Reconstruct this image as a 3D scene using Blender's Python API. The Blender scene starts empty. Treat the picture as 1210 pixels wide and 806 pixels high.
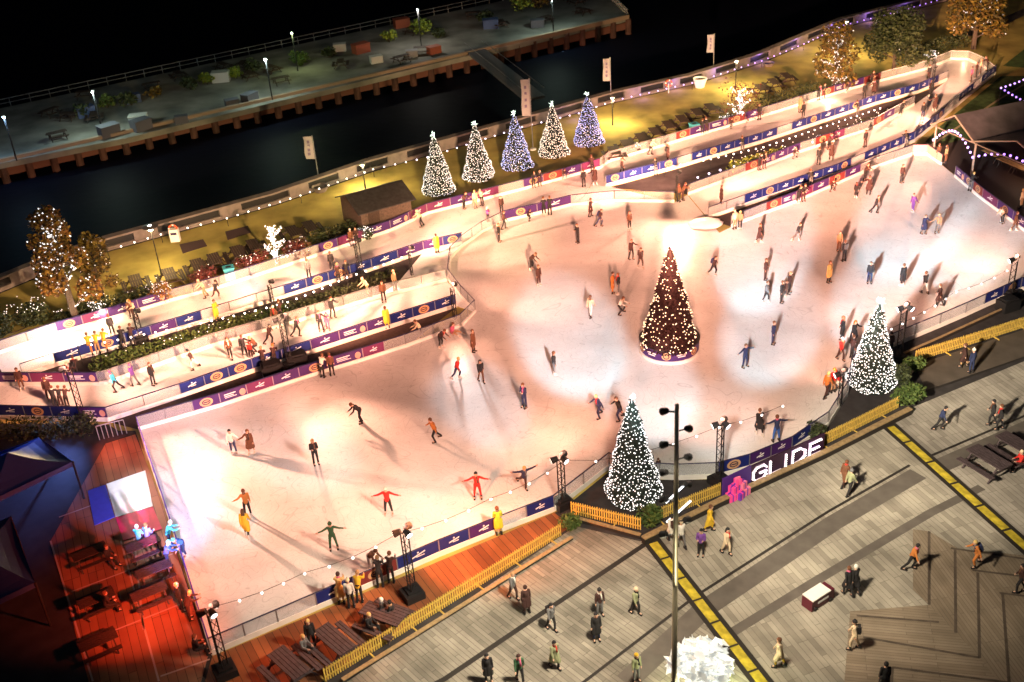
import bpy, math, random
from mathutils import Vector, Matrix
random.seed(11)
S = bpy.context.scene
C = S.collection
PI = math.pi
# ------------------------------------------------------------------ camera
TH, RO, FPX, CH = math.radians(29.7), math.radians(4.26), 1325.0, 37.4
_f = Vector((0, math.cos(TH), -math.sin(TH)))
_u0 = Vector((0, math.sin(TH), math.cos(TH)))
_r0 = Vector((1, 0, 0))
_r = math.cos(RO) * _r0 - math.sin(RO) * _u0
_u = math.sin(RO) * _r0 + math.cos(RO) * _u0
CP = Vector((0, 0, CH))

def g(x, y, z=0.0):
    """the point at height z seen at photograph pixel (x, y): used to survey the place"""
    d = _f + (x - 605) / FPX * _r - (y - 403) / FPX * _u
    t = (z - CH) / d.z
    p = CP + d * t
    return Vector((p.x, p.y, z))

def py(p):
    q = p - CP
    return 403 - FPX * q.dot(_u) / q.dot(_f)

def ht(x, y, ytop, z0=0.0):
    b = g(x, y, z0)
    lo, hi = 0.0, 30.0
    for _ in range(40):
        m = (lo + hi) / 2
        if py(b + Vector((0, 0, m))) > ytop: lo = m
        else: hi = m
    return lo

cam = bpy.data.cameras.new('camera'); co = bpy.data.objects.new('camera', cam); C.objects.link(co)
m = Matrix((( _r.x, _u.x, -_f.x), (_r.y, _u.y, -_f.y), (_r.z, _u.z, -_f.z))).to_4x4()
m.translation = CP
co.matrix_world = m
cam.sensor_width = 36; cam.lens = FPX / 1210 * 36; cam.clip_end = 3000; cam.clip_start = .5
S.camera = co
cam.dof.use_dof = True; cam.dof.focus_distance = 68; cam.dof.aperture_fstop = cam.lens / 1000 / 0.11
S.view_settings.view_transform = 'Standard'; S.view_settings.look = 'None'
S.view_settings.gamma = 1; S.view_settings.exposure = 0; S.view_settings.use_curve_mapping = False
S.cycles.use_denoising = True
S.cycles.max_bounces = 5; S.cycles.transparent_max_bounces = 10
S.cycles.sample_clamp_indirect = 4; S.cycles.sample_clamp_direct = 0
S.cycles.caustics_reflective = False; S.cycles.caustics_refractive = False

# ------------------------------------------------------------------ materials
MATS = {}
def mat(name, col, rough=.7, emit=None, es=0, noise=0, nscale=4, metal=0, spec=.35, alpha=1, bump=0, bscale=30):
    if name in MATS: return MATS[name]
    M = bpy.data.materials.new(name); M.use_nodes = True
    nt = M.node_tree; b = nt.nodes['Principled BSDF']
    b.inputs['Base Color'].default_value = (*col, 1); b.inputs['Roughness'].default_value = rough
    b.inputs['Metallic'].default_value = metal; b.inputs['Specular IOR Level'].default_value = spec
    b.inputs['Alpha'].default_value = alpha
    if emit: b.inputs['Emission Color'].default_value = (*emit, 1); b.inputs['Emission Strength'].default_value = es
    if noise or bump:
        tc = nt.nodes.new('ShaderNodeTexCoord'); n = nt.nodes.new('ShaderNodeTexNoise')
        n.inputs['Scale'].default_value = nscale; n.inputs['Detail'].default_value = 6
        nt.links.new(tc.outputs['Object'], n.inputs['Vector'])
        if noise:
            r = nt.nodes.new('ShaderNodeValToRGB')
            r.color_ramp.elements[0].position = .3; r.color_ramp.elements[1].position = .7
            r.color_ramp.elements[0].color = (*[c * (1 - noise) for c in col], 1)
            r.color_ramp.elements[1].color = (*[min(1, c * (1 + noise)) for c in col], 1)
            nt.links.new(n.outputs['Fac'], r.inputs['Fac']); nt.links.new(r.outputs['Color'], b.inputs['Base Color'])
        if bump:
            n2 = nt.nodes.new('ShaderNodeTexNoise'); n2.inputs['Scale'].default_value = bscale
            nt.links.new(tc.outputs['Object'], n2.inputs['Vector'])
            bp = nt.nodes.new('ShaderNodeBump'); bp.inputs['Strength'].default_value = bump; bp.inputs['Distance'].default_value = .05
            nt.links.new(n2.outputs['Fac'], bp.inputs['Height']); nt.links.new(bp.outputs['Normal'], b.inputs['Normal'])
    MATS[name] = M
    return M

def planks(name, c1, c2, mortar, angle, length, width, rough=.7, dirt=.25, msize=.012, bias=0.0):
    """pavers or boards: long axis at `angle` (radians) in world XY"""
    if name in MATS: return MATS[name]
    M = bpy.data.materials.new(name); M.use_nodes = True
    nt = M.node_tree; b = nt.nodes['Principled BSDF']; L = nt.links.new
    geo = nt.nodes.new('ShaderNodeNewGeometry')
    mp = nt.nodes.new('ShaderNodeMapping'); mp.inputs['Rotation'].default_value = (0, 0, -angle)
    L(geo.outputs['Position'], mp.inputs['Vector'])
    br = nt.nodes.new('ShaderNodeTexBrick')
    br.inputs['Color1'].default_value = (*c1, 1); br.inputs['Color2'].default_value = (*c2, 1); br.inputs['Mortar'].default_value = (*mortar, 1)
    br.inputs['Scale'].default_value = 1; br.inputs['Brick Width'].default_value = length; br.inputs['Row Height'].default_value = width
    br.inputs['Mortar Size'].default_value = msize; br.inputs['Bias'].default_value = bias
    br.offset = .37; br.offset_frequency = 3
    L(mp.outputs['Vector'], br.inputs['Vector'])
    n = nt.nodes.new('ShaderNodeTexNoise'); n.inputs['Scale'].default_value = .45; n.inputs['Detail'].default_value = 8
    L(geo.outputs['Position'], n.inputs['Vector'])
    r = nt.nodes.new('ShaderNodeValToRGB'); r.color_ramp.elements[0].position = .35; r.color_ramp.elements[1].position = .65
    r.color_ramp.elements[0].color = (1 - dirt, 1 - dirt, 1 - dirt, 1); r.color_ramp.elements[1].color = (1.0, 1.0, 1.0, 1)
    L(n.outputs['Fac'], r.inputs['Fac'])
    mx = nt.nodes.new('ShaderNodeMix'); mx.data_type = 'RGBA'; mx.blend_type = 'MULTIPLY'; mx.inputs[0].default_value = 1
    L(br.outputs['Color'], mx.inputs[6]); L(r.outputs['Color'], mx.inputs[7]); L(mx.outputs[2], b.inputs['Base Color'])
    b.inputs['Roughness'].default_value = rough; b.inputs['Specular IOR Level'].default_value = .3
    MATS[name] = M
    return M

def ice_mat():
    M = bpy.data.materials.new('ice'); M.use_nodes = True
    nt = M.node_tree; b = nt.nodes['Principled BSDF']; L = nt.links.new
    geo = nt.nodes.new('ShaderNodeNewGeometry')
    n = nt.nodes.new('ShaderNodeTexNoise'); n.inputs['Scale'].default_value = .4; n.inputs['Detail'].default_value = 10; n.inputs['Roughness'].default_value = .62
    L(geo.outputs['Position'], n.inputs['Vector'])
    r = nt.nodes.new('ShaderNodeValToRGB'); r.color_ramp.elements[0].position = .34; r.color_ramp.elements[1].position = .66
    r.color_ramp.elements[0].color = (.76, .745, .75, 1); r.color_ramp.elements[1].color = (.88, .88, .89, 1)
    L(n.outputs['Fac'], r.inputs['Fac'])
    # skate scratches: thin curved lines along contours of a smooth noise
    prev = None
    for sc, dt in ((.16, 2.5), (.33, 1.5), (.6, 2.0)):
        w = nt.nodes.new('ShaderNodeTexNoise'); w.inputs['Scale'].default_value = sc; w.inputs['Detail'].default_value = 1; w.inputs['Distortion'].default_value = dt
        L(geo.outputs['Position'], w.inputs['Vector'])
        mm = nt.nodes.new('ShaderNodeMath'); mm.operation = 'PINGPONG'; mm.inputs[1].default_value = .035; L(w.outputs['Fac'], mm.inputs[0])
        r2 = nt.nodes.new('ShaderNodeMapRange'); r2.inputs[1].default_value = 0; r2.inputs[2].default_value = .003; r2.inputs[3].default_value = .78; r2.inputs[4].default_value = 1
        L(mm.outputs[0], r2.inputs[0])
        if prev is None: prev = r2
        else:
            pm = nt.nodes.new('ShaderNodeMath'); pm.operation = 'MULTIPLY'; L(prev.outputs[0], pm.inputs[0]); L(r2.outputs[0], pm.inputs[1]); prev = pm
    r2 = prev
    mx = nt.nodes.new('ShaderNodeMix'); mx.data_type = 'RGBA'; mx.blend_type = 'MULTIPLY'; mx.inputs[0].default_value = 1
    L(r.outputs['Color'], mx.inputs[6]); L(r2.outputs[0], mx.inputs[7]); L(mx.outputs[2], b.inputs['Base Color'])
    n3 = nt.nodes.new('ShaderNodeTexNoise'); n3.inputs['Scale'].default_value = 2.2; n3.inputs['Detail'].default_value = 6
    L(geo.outputs['Position'], n3.inputs['Vector'])
    r3 = nt.nodes.new('ShaderNodeMapRange'); r3.inputs[3].default_value = .22; r3.inputs[4].default_value = .5
    L(n3.outputs['Fac'], r3.inputs[0]); L(r3.outputs[0], b.inputs['Roughness'])
    b.inputs['Specular IOR Level'].default_value = .3
    MATS['ice'] = M
    return M

def glass_mat():
    M = bpy.data.materials.new('barrier_glass'); M.use_nodes = True
    nt = M.node_tree; L = nt.links.new
    for n in list(nt.nodes):
        if n.type == 'BSDF_PRINCIPLED': nt.nodes.remove(n)
    out = [n for n in nt.nodes if n.type == 'OUTPUT_MATERIAL'][0]
    t = nt.nodes.new('ShaderNodeBsdfTransparent'); t.inputs[0].default_value = (.93, .95, .96, 1)
    d = nt.nodes.new('ShaderNodeBsdfPrincipled'); d.inputs['Base Color'].default_value = (.75, .77, .8, 1); d.inputs['Roughness'].default_value = .15
    mx = nt.nodes.new('ShaderNodeMixShader'); mx.inputs[0].default_value = .2
    L(t.outputs[0], mx.inputs[1]); L(d.outputs[0], mx.inputs[2]); L(mx.outputs[0], out.inputs[0])
    MATS['glass'] = M
    return M

ICE = ice_mat(); GLASS = glass_mat()
def col(name, *c, **k): return mat(name, c, **k)
BLACK = col('black_metal', .012, .012, .014, rough=.5)
STEEL = col('grey_steel', .3, .3, .31, rough=.4, metal=.6)
WHITEP = col('white_plastic', .78, .77, .75, rough=.5, noise=.05, nscale=1.5)
NAVY = col('navy_rail', .02, .02, .07, rough=.4)
BLUEB = col('blue_banner', .01, .02, .15, rough=.5)
PURP = col('purple_banner', .05, .016, .12, rough=.5)
MAGB = col('magenta_banner', .13, .022, .09, rough=.5)
REDB = col('red_banner', .17, .03, .03, rough=.5)
GOLD = col('emblem_tan', .55, .33, .17, rough=.5)
INK = col('emblem_ink', .03, .015, .06, rough=.5)
MARK = col('white_mark', .8, .8, .82, rough=.5)
PEACH = col('peach_panel', .62, .33, .26, rough=.6)
LAMPW = col('lamp_white', 1, 1, 1, emit=(1, .95, .9), es=9)
BULB = col('bulb_white', 1, 1, 1, emit=(1, .9, .85), es=5)
BULBV = col('bulb_violet', .9, .8, 1, emit=(.4, .2, 1), es=2.6)
TWINK = col('twinkle_white', 1, 1, 1, emit=(1, .97, .98), es=1.35)
TWINKB = col('twinkle_blue', .5, .6, 1, emit=(.36, .45, 1), es=1.7)
TWINKR = col('twinkle_warm', 1, .8, .6, emit=(1, .7, .45), es=1.7)
STARM = col('star_green_white', .8, 1, .9, emit=(.75, 1, .85), es=5)
STARB = col('star_blue', .5, .5, 1, emit=(.5, .5, 1), es=2.5)
WOODD = col('dark_timber', .045, .028, .022, rough=.7, noise=.3, nscale=9)
WOODY = col('yellow_timber', .62, .42, .09, rough=.7, noise=.2, nscale=6)
WOODL = col('light_timber', .3, .21, .11, rough=.7, noise=.25, nscale=6)
STONE = col('wall_stone', .17, .14, .135, rough=.8, noise=.25, nscale=1.5)
BARK = col('bark', .07, .05, .04, rough=.9, noise=.4, nscale=12)
FIR = col('fir_green', .016, .026, .02, rough=.8, noise=.5, nscale=9)
FIRR = col('fir_maroon', .026, .008, .009, rough=.8, noise=.5, nscale=9)
TEAL = col('teal_plastic', .05, .33, .42, rough=.5)
ROOFD = col('hut_roof_felt', .035, .032, .035, rough=.75, noise=.3, nscale=3)
HUTW = col('hut_boards', .08, .055, .045, rough=.7, noise=.3, nscale=6)
SKIN = col('skin', .55, .34, .25, rough=.6)
EYE = col('eye_dark', .02, .015, .012, rough=.3)
LIP = col('lip', .4, .14, .12, rough=.5)
SNOW = col('snow', .85, .86, .88, rough=.8, noise=.06, nscale=3, bump=.5, bscale=4)
LIFER = col('lifebuoy_orange', .7, .12, .05, rough=.5)
DARKF = col('dark_matting', .035, .03, .032, rough=.9, noise=.35, nscale=1.2)

# ------------------------------------------------------------------ mesh builder
class MB:
    def __init__(s): s.v = []; s.f = []; s.m = []; s.mats = []
    def mi(s, M):
        if M not in s.mats: s.mats.append(M)
        return s.mats.index(M)
    def face(s, pts, M):
        b = len(s.v); s.v += [tuple(p) for p in pts]; s.f.append(tuple(range(b, b + len(pts)))); s.m.append(s.mi(M))
    def raw(s, vs, fs, M):
        b = len(s.v); k = s.mi(M); s.v += [tuple(p) for p in vs]
        for f in fs: s.f.append(tuple(i + b for i in f)); s.m.append(k)
    def box(s, c, size, M, rz=0, X=None):
        sx, sy, sz = [q / 2 for q in size]; ca, sa = math.cos(rz), math.sin(rz)
        vs = []
        for dz in (-sz, sz):
            for dx, dy in ((-sx, -sy), (sx, -sy), (sx, sy), (-sx, sy)):
                p = Vector((c[0] + dx * ca - dy * sa, c[1] + dx * sa + dy * ca, c[2] + dz))
                vs.append(X @ p if X else p)
        s.raw(vs, [(3, 2, 1, 0), (4, 5, 6, 7), (0, 1, 5, 4), (1, 2, 6, 5), (2, 3, 7, 6), (3, 0, 4, 7)], M)
    def beam(s, p, q, w, h, M):
        """box from p to q (base line), width w, height h, upright"""
        p, q = Vector(p), Vector(q); d = q - p; n = Vector((-d.y, d.x, 0)); n = n.normalized() * (w / 2) if n.length > 1e-6 else Vector((w / 2, 0, 0)); up = Vector((0, 0, h))
        vs = [p - n, q - n, q + n, p + n]; vs += [a + up for a in vs]
        s.raw(vs, [(3, 2, 1, 0), (4, 5, 6, 7), (0, 1, 5, 4), (1, 2, 6, 5), (2, 3, 7, 6), (3, 0, 4, 7)], M)
    def tube(s, p, q, r, M, n=6, r2=None, cap=True):
        p, q = Vector(p), Vector(q); r2 = r if r2 is None else r2
        d = (q - p)
        if d.length < 1e-6: return
        d.normalize(); a = d.orthogonal().normalized(); b = d.cross(a)
        vs = []
        for c, rr in ((p, r), (q, r2)):
            for i in range(n):
                t = 2 * PI * i / n; vs.append(c + (a * math.cos(t) + b * math.sin(t)) * rr)
        fs = [(i, (i + 1) % n, n + (i + 1) % n, n + i) for i in range(n)]
        if cap: fs += [tuple(range(n - 1, -1, -1)), tuple(range(n, 2 * n))]
        s.raw(vs, fs, M)
    def lathe(s, c, prof, M, n=20, cap=False):
        c = Vector(c); vs = []; fs = []
        for r, z in prof:
            for i in range(n):
                t = 2 * PI * i / n; vs.append(c + Vector((r * math.cos(t), r * math.sin(t), z)))
        for k in range(len(prof) - 1):
            for i in range(n): fs.append((k * n + i, k * n + (i + 1) % n, (k + 1) * n + (i + 1) % n, (k + 1) * n + i))
        if cap: fs.append(tuple((len(prof) - 1) * n + i for i in range(n)))
        s.raw(vs, fs, M)
    def ball(s, c, r, M, n=8, k=5, sc=(1, 1, 1)):
        c = Vector(c); vs = []; fs = []
        for j in range(k + 1):
            a = PI * j / k
            for i in range(n):
                t = 2 * PI * i / n
                vs.append(c + Vector((r * sc[0] * math.sin(a) * math.cos(t), r * sc[1] * math.sin(a) * math.sin(t), r * sc[2] * math.cos(a))))
        for j in range(k):
            for i in range(n): fs.append((j * n + i, (j + 1) * n + i, (j + 1) * n + (i + 1) % n, j * n + (i + 1) % n))
        s.raw(vs, fs, M)
    def octa(s, c, r, M):
        x, y, z = c
        s.raw([(x + r, y, z), (x - r, y, z), (x, y + r, z), (x, y - r, z), (x, y, z + r), (x, y, z - r)],
              [(0, 2, 4), (2, 1, 4), (1, 3, 4), (3, 0, 4), (2, 0, 5), (1, 2, 5), (3, 1, 5), (0, 3, 5)], M)
    def prism(s, pts, z0, z1, M):
        n = len(pts); vs = [(p[0], p[1], z0) for p in pts] + [(p[0], p[1], z1) for p in pts]
        a = sum(pts[i][0] * pts[(i + 1) % n][1] - pts[(i + 1) % n][0] * pts[i][1] for i in range(n))
        if a < 0: vs = vs[:n][::-1] + vs[n:][::-1]
        s.raw(vs, [tuple(range(n - 1, -1, -1)), tuple(range(n, 2 * n))] + [(i, (i + 1) % n, n + (i + 1) % n, n + i) for i in range(n)], M)
    def mesh(s, name, off=(0, 0, 0), smooth=False):
        me = bpy.data.meshes.new(name); o = Vector(off)
        me.from_pydata([tuple(Vector(p) - o) for p in s.v], [], s.f)
        for M in s.mats: me.materials.append(M)
        me.polygons.foreach_set('material_index', s.m)
        if smooth: me.polygons.foreach_set('use_smooth', [True] * len(me.polygons))
        me.update()
        return me
    def build(s, name, parent=None, smooth=False, local=False):
        """link as one mesh object; geometry is in world coordinates unless local"""
        off = (0, 0, 0)
        if parent is not None and not local: off = parent.location
        elif parent is None and not local and s.v:
            n = len(s.v); off = Vector((sum(p[0] for p in s.v) / n, sum(p[1] for p in s.v) / n, min(p[2] for p in s.v)))
        o = bpy.data.objects.new(name, s.mesh(name, off, smooth)); C.objects.link(o)
        if parent is not None:
            o.parent = parent
        elif not local: o.location = off
        return o
    def sub(s, name, parent, base, smooth=False):
        """sub-part: parent is a part whose origin coincides with base's"""
        o = bpy.data.objects.new(name, s.mesh(name, base.location, smooth)); C.objects.link(o); o.parent = parent
        return o

def tag(o, label, cat, group=None, kind=None):
    o['label'] = label; o['category'] = cat
    if group: o['group'] = group
    if kind: o['kind'] = kind
    return o
def thing(name, loc, label, cat, group=None, rz=0):
    o = bpy.data.objects.new(name, None); C.objects.link(o); o.location = loc; o.rotation_euler = (0, 0, rz); o.empty_display_size = .3
    return tag(o, label, cat, group)
def struct(name, mb):
    o = mb.build(name); o['kind'] = 'structure'; return o
def copy_tree(o, parent=None):
    c = o.copy(); C.objects.link(c); c.parent = parent
    for ch in list(o.children): copy_tree(ch, c)
    return c
def sheet(name, pts, z, M):
    b = MB(); b.face([(p[0], p[1], z) for p in pts], M)
    if b.v:
        a = sum(pts[i][0] * pts[(i + 1) % len(pts)][1] - pts[(i + 1) % len(pts)][0] * pts[i][1] for i in range(len(pts)))
        if a < 0: b.f[0] = b.f[0][::-1]
    return struct(name, b)
def G(*pts): return [g(x, y) for x, y in pts]
def Gz(z, *pts): return [g(x, y, z) for x, y in pts]
def lerp(a, b, t): return a + (b - a) * t

# ------------------------------------------------------------------ sky and light
W = bpy.data.worlds.new('World'); S.world = W; W.use_nodes = True
nt = W.node_tree; bg = nt.nodes['Background']
sky = nt.nodes.new('ShaderNodeTexSky'); sky.sky_type = 'NISHITA'; sky.sun_disc = False
sky.sun_elevation = math.radians(-3); sky.sun_rotation = math.radians(200)
nt.links.new(sky.outputs[0], bg.inputs[0]); bg.inputs[1].default_value = .05
sd = bpy.data.lights.new('ambient_fill_sun', 'SUN'); so = bpy.data.objects.new('ambient_fill_sun', sd); C.objects.link(so)
sd.energy = .06; sd.angle = math.radians(60); sd.color = (.75, .8, 1); so.rotation_euler = (math.radians(40), 0, math.radians(-30))  # dim wide sun added as soft ambient fill to lift the blacks

NL = [0]
def spot(pos, tgt, E, color, half, blend=1.0, parent=None, rad=.3):
    """a floodlight at pos whose beam axis gives irradiance E on the ground at tgt"""
    pos, tgt = Vector(pos), Vector(tgt); d = tgt - pos; r = d.length; cs = max(.08, -d.normalized().z)
    l = bpy.data.lights.new('floodlight', 'SPOT'); o = bpy.data.objects.new('floodlight', l); C.objects.link(o)
    l.energy = E * 4 * PI * r * r / cs; l.color = color; l.spot_size = 2 * math.radians(half); l.spot_blend = blend; l.shadow_soft_size = rad
    if parent is not None: o.parent = parent; pos = pos - parent.location
    o.location = pos; o.rotation_euler = d.to_track_quat('-Z', 'Y').to_euler()
    return o
def point(pos, P, color, rad=.15, parent=None):
    l = bpy.data.lights.new('lamp_glow', 'POINT'); o = bpy.data.objects.new('lamp_glow', l); C.objects.link(o)
    l.energy = P; l.color = color; l.shadow_soft_size = rad
    pos = Vector(pos)
    if parent is not None: o.parent = parent; pos = pos - parent.location
    o.location = pos
    return o
PCH = (1, .44, .275); WHT = (.86, .95, 1); AMB = (1, .77, .36); RED = (1, .09, .03); BLU = (.18, .3, 1)

# ------------------------------------------------------------------ ground, river, setting
WALLPX = [(-60, 365), (0, 347), (60, 322), (127, 298), (222, 272), (326, 243), (441, 203), (617, 153), (725, 122), (818, 101), (900, 75), (997, 33), (1115, 3), (1230, -34)]
WALL = [g(*p) for p in WALLPX]
# land: one sheet behind the river wall
b = MB()
far = [Vector((400, WALL[-1].y + 70, 0))]
land = [Vector((-60, -60, 0)), Vector((140, -60, 0)), Vector((140, WALL[-1].y + 20, 0))] + WALL[::-1] + [Vector((-60, WALL[0].y - 10, 0))]
GROUND = mat('promenade_resin', (.36, .288, .08), rough=.9, noise=.38, nscale=.35, bump=.3, bscale=20)
b.face([(p.x, p.y, 0) for p in land], GROUND)
struct('promenade', b)
b = MB(); WATER = mat('river_water', (.004, .005, .012), rough=.6, spec=.03, bump=.6, bscale=.8)
b.face([(-1500, -200, -2.9), (1500, -200, -2.9), (1500, 2500, -2.9), (-1500, 2500, -2.9)], WATER)
struct('river', b)
b = MB(); SHORE = mat('foreshore_mud', (.022, .022, .016), rough=.9, noise=.5, nscale=.6, bump=.6, bscale=3)
for i in range(len(WALL) - 1):
    p, q = WALL[i], WALL[i + 1]; n = Vector((-(q - p).y, (q - p).x, 0)).normalized()
    b.face([p, q, q + Vector((0, 0, -3)), p + Vector((0, 0, -3))], STONE)
    b.face([p + n * .3 + Vector((0, 0, -1.2)), q + n * .3 + Vector((0, 0, -1.2)), q + n * 10 + Vector((0, 0, -3.1)), p + n * 10 + Vector((0, 0, -3.1))], SHORE)
struct('foreshore', b)

# river wall: coping on piers with dark railing bays between
w = thing('river_wall', WALL[0], 'long stone river wall with coping and dark open bays beside the promenade', 'wall')
cop = MB(); base = MB(); pr = MB(); bay = MB()
dist = 0
for i in range(len(WALL) - 1):
    p, q = WALL[i], WALL[i + 1]; n = Vector((-(q - p).y, (q - p).x, 0)).normalized(); L = (q - p).length
    o = n * .45
    cop.beam(p + o + Vector((0, 0, 1.0)), q + o + Vector((0, 0, 1.0)), .75, .16, STONE)
    base.beam(p + o, q + o, .5, .32, STONE)
    bay.beam(p + o + Vector((0, 0, .32)), q + o + Vector((0, 0, .32)), .06, .68, BLACK)
    k = max(1, round(L / 5.5))
    for j in range(k):
        c = lerp(p, q, (j + .5) / k) + o; d = (q - p).normalized() * 1.0
        pr.beam(c - d + Vector((0, 0, .32)), c + d + Vector((0, 0, .32)), .56, .68, STONE)
cop.build('coping', w); base.build('plinth', w); bay.build('railing', w); pr.build('pier_block', w)

# festoon strings: every bulb its own part
BM = {}
def bulbs(name, label, pxs, z, spacing, M=BULB, r=.07, sag=.0, posts=False, group='strings of festoon bulbs', pts=None):
    pts = pts or [g(x, y, z) for x, y in pxs]
    t = thing(name, (pts[0].x, pts[0].y, 0), label, 'string lights', group)
    cab = MB(); key = (M.name, r)
    if key not in BM:
        k = MB(); k.ball((0, 0, 0), r, M, 6, 4); BM[key] = k.mesh('bulb', smooth=True)
    count = 0
    for i in range(len(pts) - 1):
        p, q = pts[i], pts[i + 1]; n = max(1, round((q - p).length / spacing)); prev = p
        for j in range(1, n + 1):
            c = lerp(p, q, j / n) - Vector((0, 0, sag * math.sin(PI * j / n)))
            cab.tube(prev + Vector((0, 0, r)), c + Vector((0, 0, r)), .012, BLACK, 4, cap=False)
            prev = c
            o = bpy.data.objects.new('bulb', BM[key]); C.objects.link(o); o.parent = t; o.location = c - t.location; count += 1
    if posts:
        for p in pts:
            ps = MB(); ps.tube((p.x, p.y, 0), p + Vector((0, 0, .1)), .03, BLACK, 6); ps.build('post', t)
    cab.build('cable', t)
    return t
def wallrun(a, bb): return [(x, y - 3) for x, y in WALLPX[a:bb]]
bulbs('festoon_lights', 'warm white festoon bulbs along the river wall left of the dark hut', [(127, 296), (190, 277), (268, 258), (355, 231), (441, 200)], .75, 1.05, posts=True)
bulbs('festoon_lights', 'white and lilac festoon bulbs running behind the five lit cone trees', [(441, 200), (505, 186), (617, 150), (684, 134), (725, 119)], .75, 1.15, M=col('bulb_lilac', 1, 1, 1, emit=(.9, .72, .95), es=5), posts=True)
bulbs('festoon_lights', 'violet festoon bulbs along the river wall past the white tub planter', [(725, 119), (818, 98), (900, 72), (950, 52), (997, 30)], .75, 1.1, M=BULBV, posts=True)
bulbs('festoon_lights', 'violet festoon bulbs at the far top right end of the river wall', [(997, 30), (1060, 14), (1120, -3), (1160, -14)], .75, 1.1, M=BULBV, posts=True)

# ------------------------------------------------------------------ ice: rink and ramps
ZI = .06
RINK = [(165, 509), (262, 481), (355, 450), (480, 411), (545, 387), (562, 370), (545, 352), (530, 332), (533, 306), (547, 292), (570, 276), (596, 263), (675, 244), (726, 239), (797, 240), (812, 231), (838, 262), (850, 276), (864, 269), (940, 240), (1034, 199), (1078, 184), (1095, 184), (1112, 195), (1160, 235), (1215, 276), (1260, 300), (1240, 335), (1205, 342), (1140, 372), (1050, 410), (1012, 424), (1003, 445), (1000, 466), (978, 502), (935, 532), (885, 553), (848, 563), (800, 565), (742, 563), (722, 552), (690, 575), (655, 604), (520, 657), (251, 772)]
ICELANES = {
 'back': [(-30, 428), (0, 419), (69, 396), (199, 358), (261, 341), (332, 318), (462, 274), (505, 254), (619, 225), (709, 200), (720, 192), (815, 164), (860, 150), (900, 139), (955, 122), (1040, 97), (1094, 83), (1123, 71), (1144, 72), (1162, 80), (1170, 88)],
}
b = MB(); b.prism([g(x, y) for x, y in RINK], 0.0, ZI, ICE); struct('rink_ice', b)
TOPL = [(-30, 428), (0, 419), (69, 396), (199, 358), (261, 341), (332, 318), (462, 274), (505, 254), (619, 225), (709, 200)]
b = MB(); b.prism(G(*TOPL, (690, 232), (676, 243), (596, 262), (547, 291), (501, 299), (440, 320), (337, 352), (240, 382), (67, 433), (28, 444), (-30, 446)), 0, ZI, ICE); struct('ramp_ice', b)
b = MB(); b.prism(G((-30, 448), (28, 446), (118, 456), (128, 455), (250, 411), (440, 356), (528, 333), (562, 369), (540, 362), (515, 370), (435, 396), (300, 440), (129, 498), (-30, 495)), 0, ZI, ICE); struct('ramp_ice', b)
b = MB(); b.prism(G((501, 298), (546, 291), (532, 306), (529, 333), (440, 355), (470, 335)), 0, ZI - .01, ICE); struct('ramp_ice', b)
b = MB(); b.prism(G((709, 200.5), (720, 192), (815, 164), (860, 150), (900, 139), (955, 122), (1040, 97), (1094, 83), (1123, 71), (1144, 72), (1162, 80), (1176, 88), (1106, 147), (1080, 168), (989, 207), (900, 237), (837, 259), (813, 230), (900, 199), (945, 181), (1031, 153), (1080, 125), (1119, 96), (1085, 110), (1034, 124), (900, 169), (800, 199), (720, 221), (797, 239.5), (726, 238.5), (677, 243.3), (691, 232)), 0, ZI - .004, ICE); struct('ramp_ice', b)

# dark beds in the gaps between ramps
sheet('planting_bed', G((25, 446), (67, 433), (240, 382), (440, 320), (501, 299), (470, 335), (440, 355), (250, 411), (124, 456)), .012, DARKF)
sheet('service_gap', G((129, 499), (300, 441), (435, 397), (515, 371), (540, 363), (480, 410), (355, 449), (262, 480), (164, 508)), .012, col('gap_boards', .05, .03, .026, rough=.8, noise=.3))
sheet('planting_bed', G((720, 222), (800, 200), (900, 170), (1034, 125), (1085, 111), (1119, 97), (1080, 124), (1031, 152), (945, 180), (900, 198), (812, 230)), .012, DARKF)
sheet('service_gap', G((838, 260), (900, 238), (989, 208), (1080, 169), (1092, 180), (1034, 198), (940, 239), (864, 268)), .012, col('gap_boards', .05, .03, .026))

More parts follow.
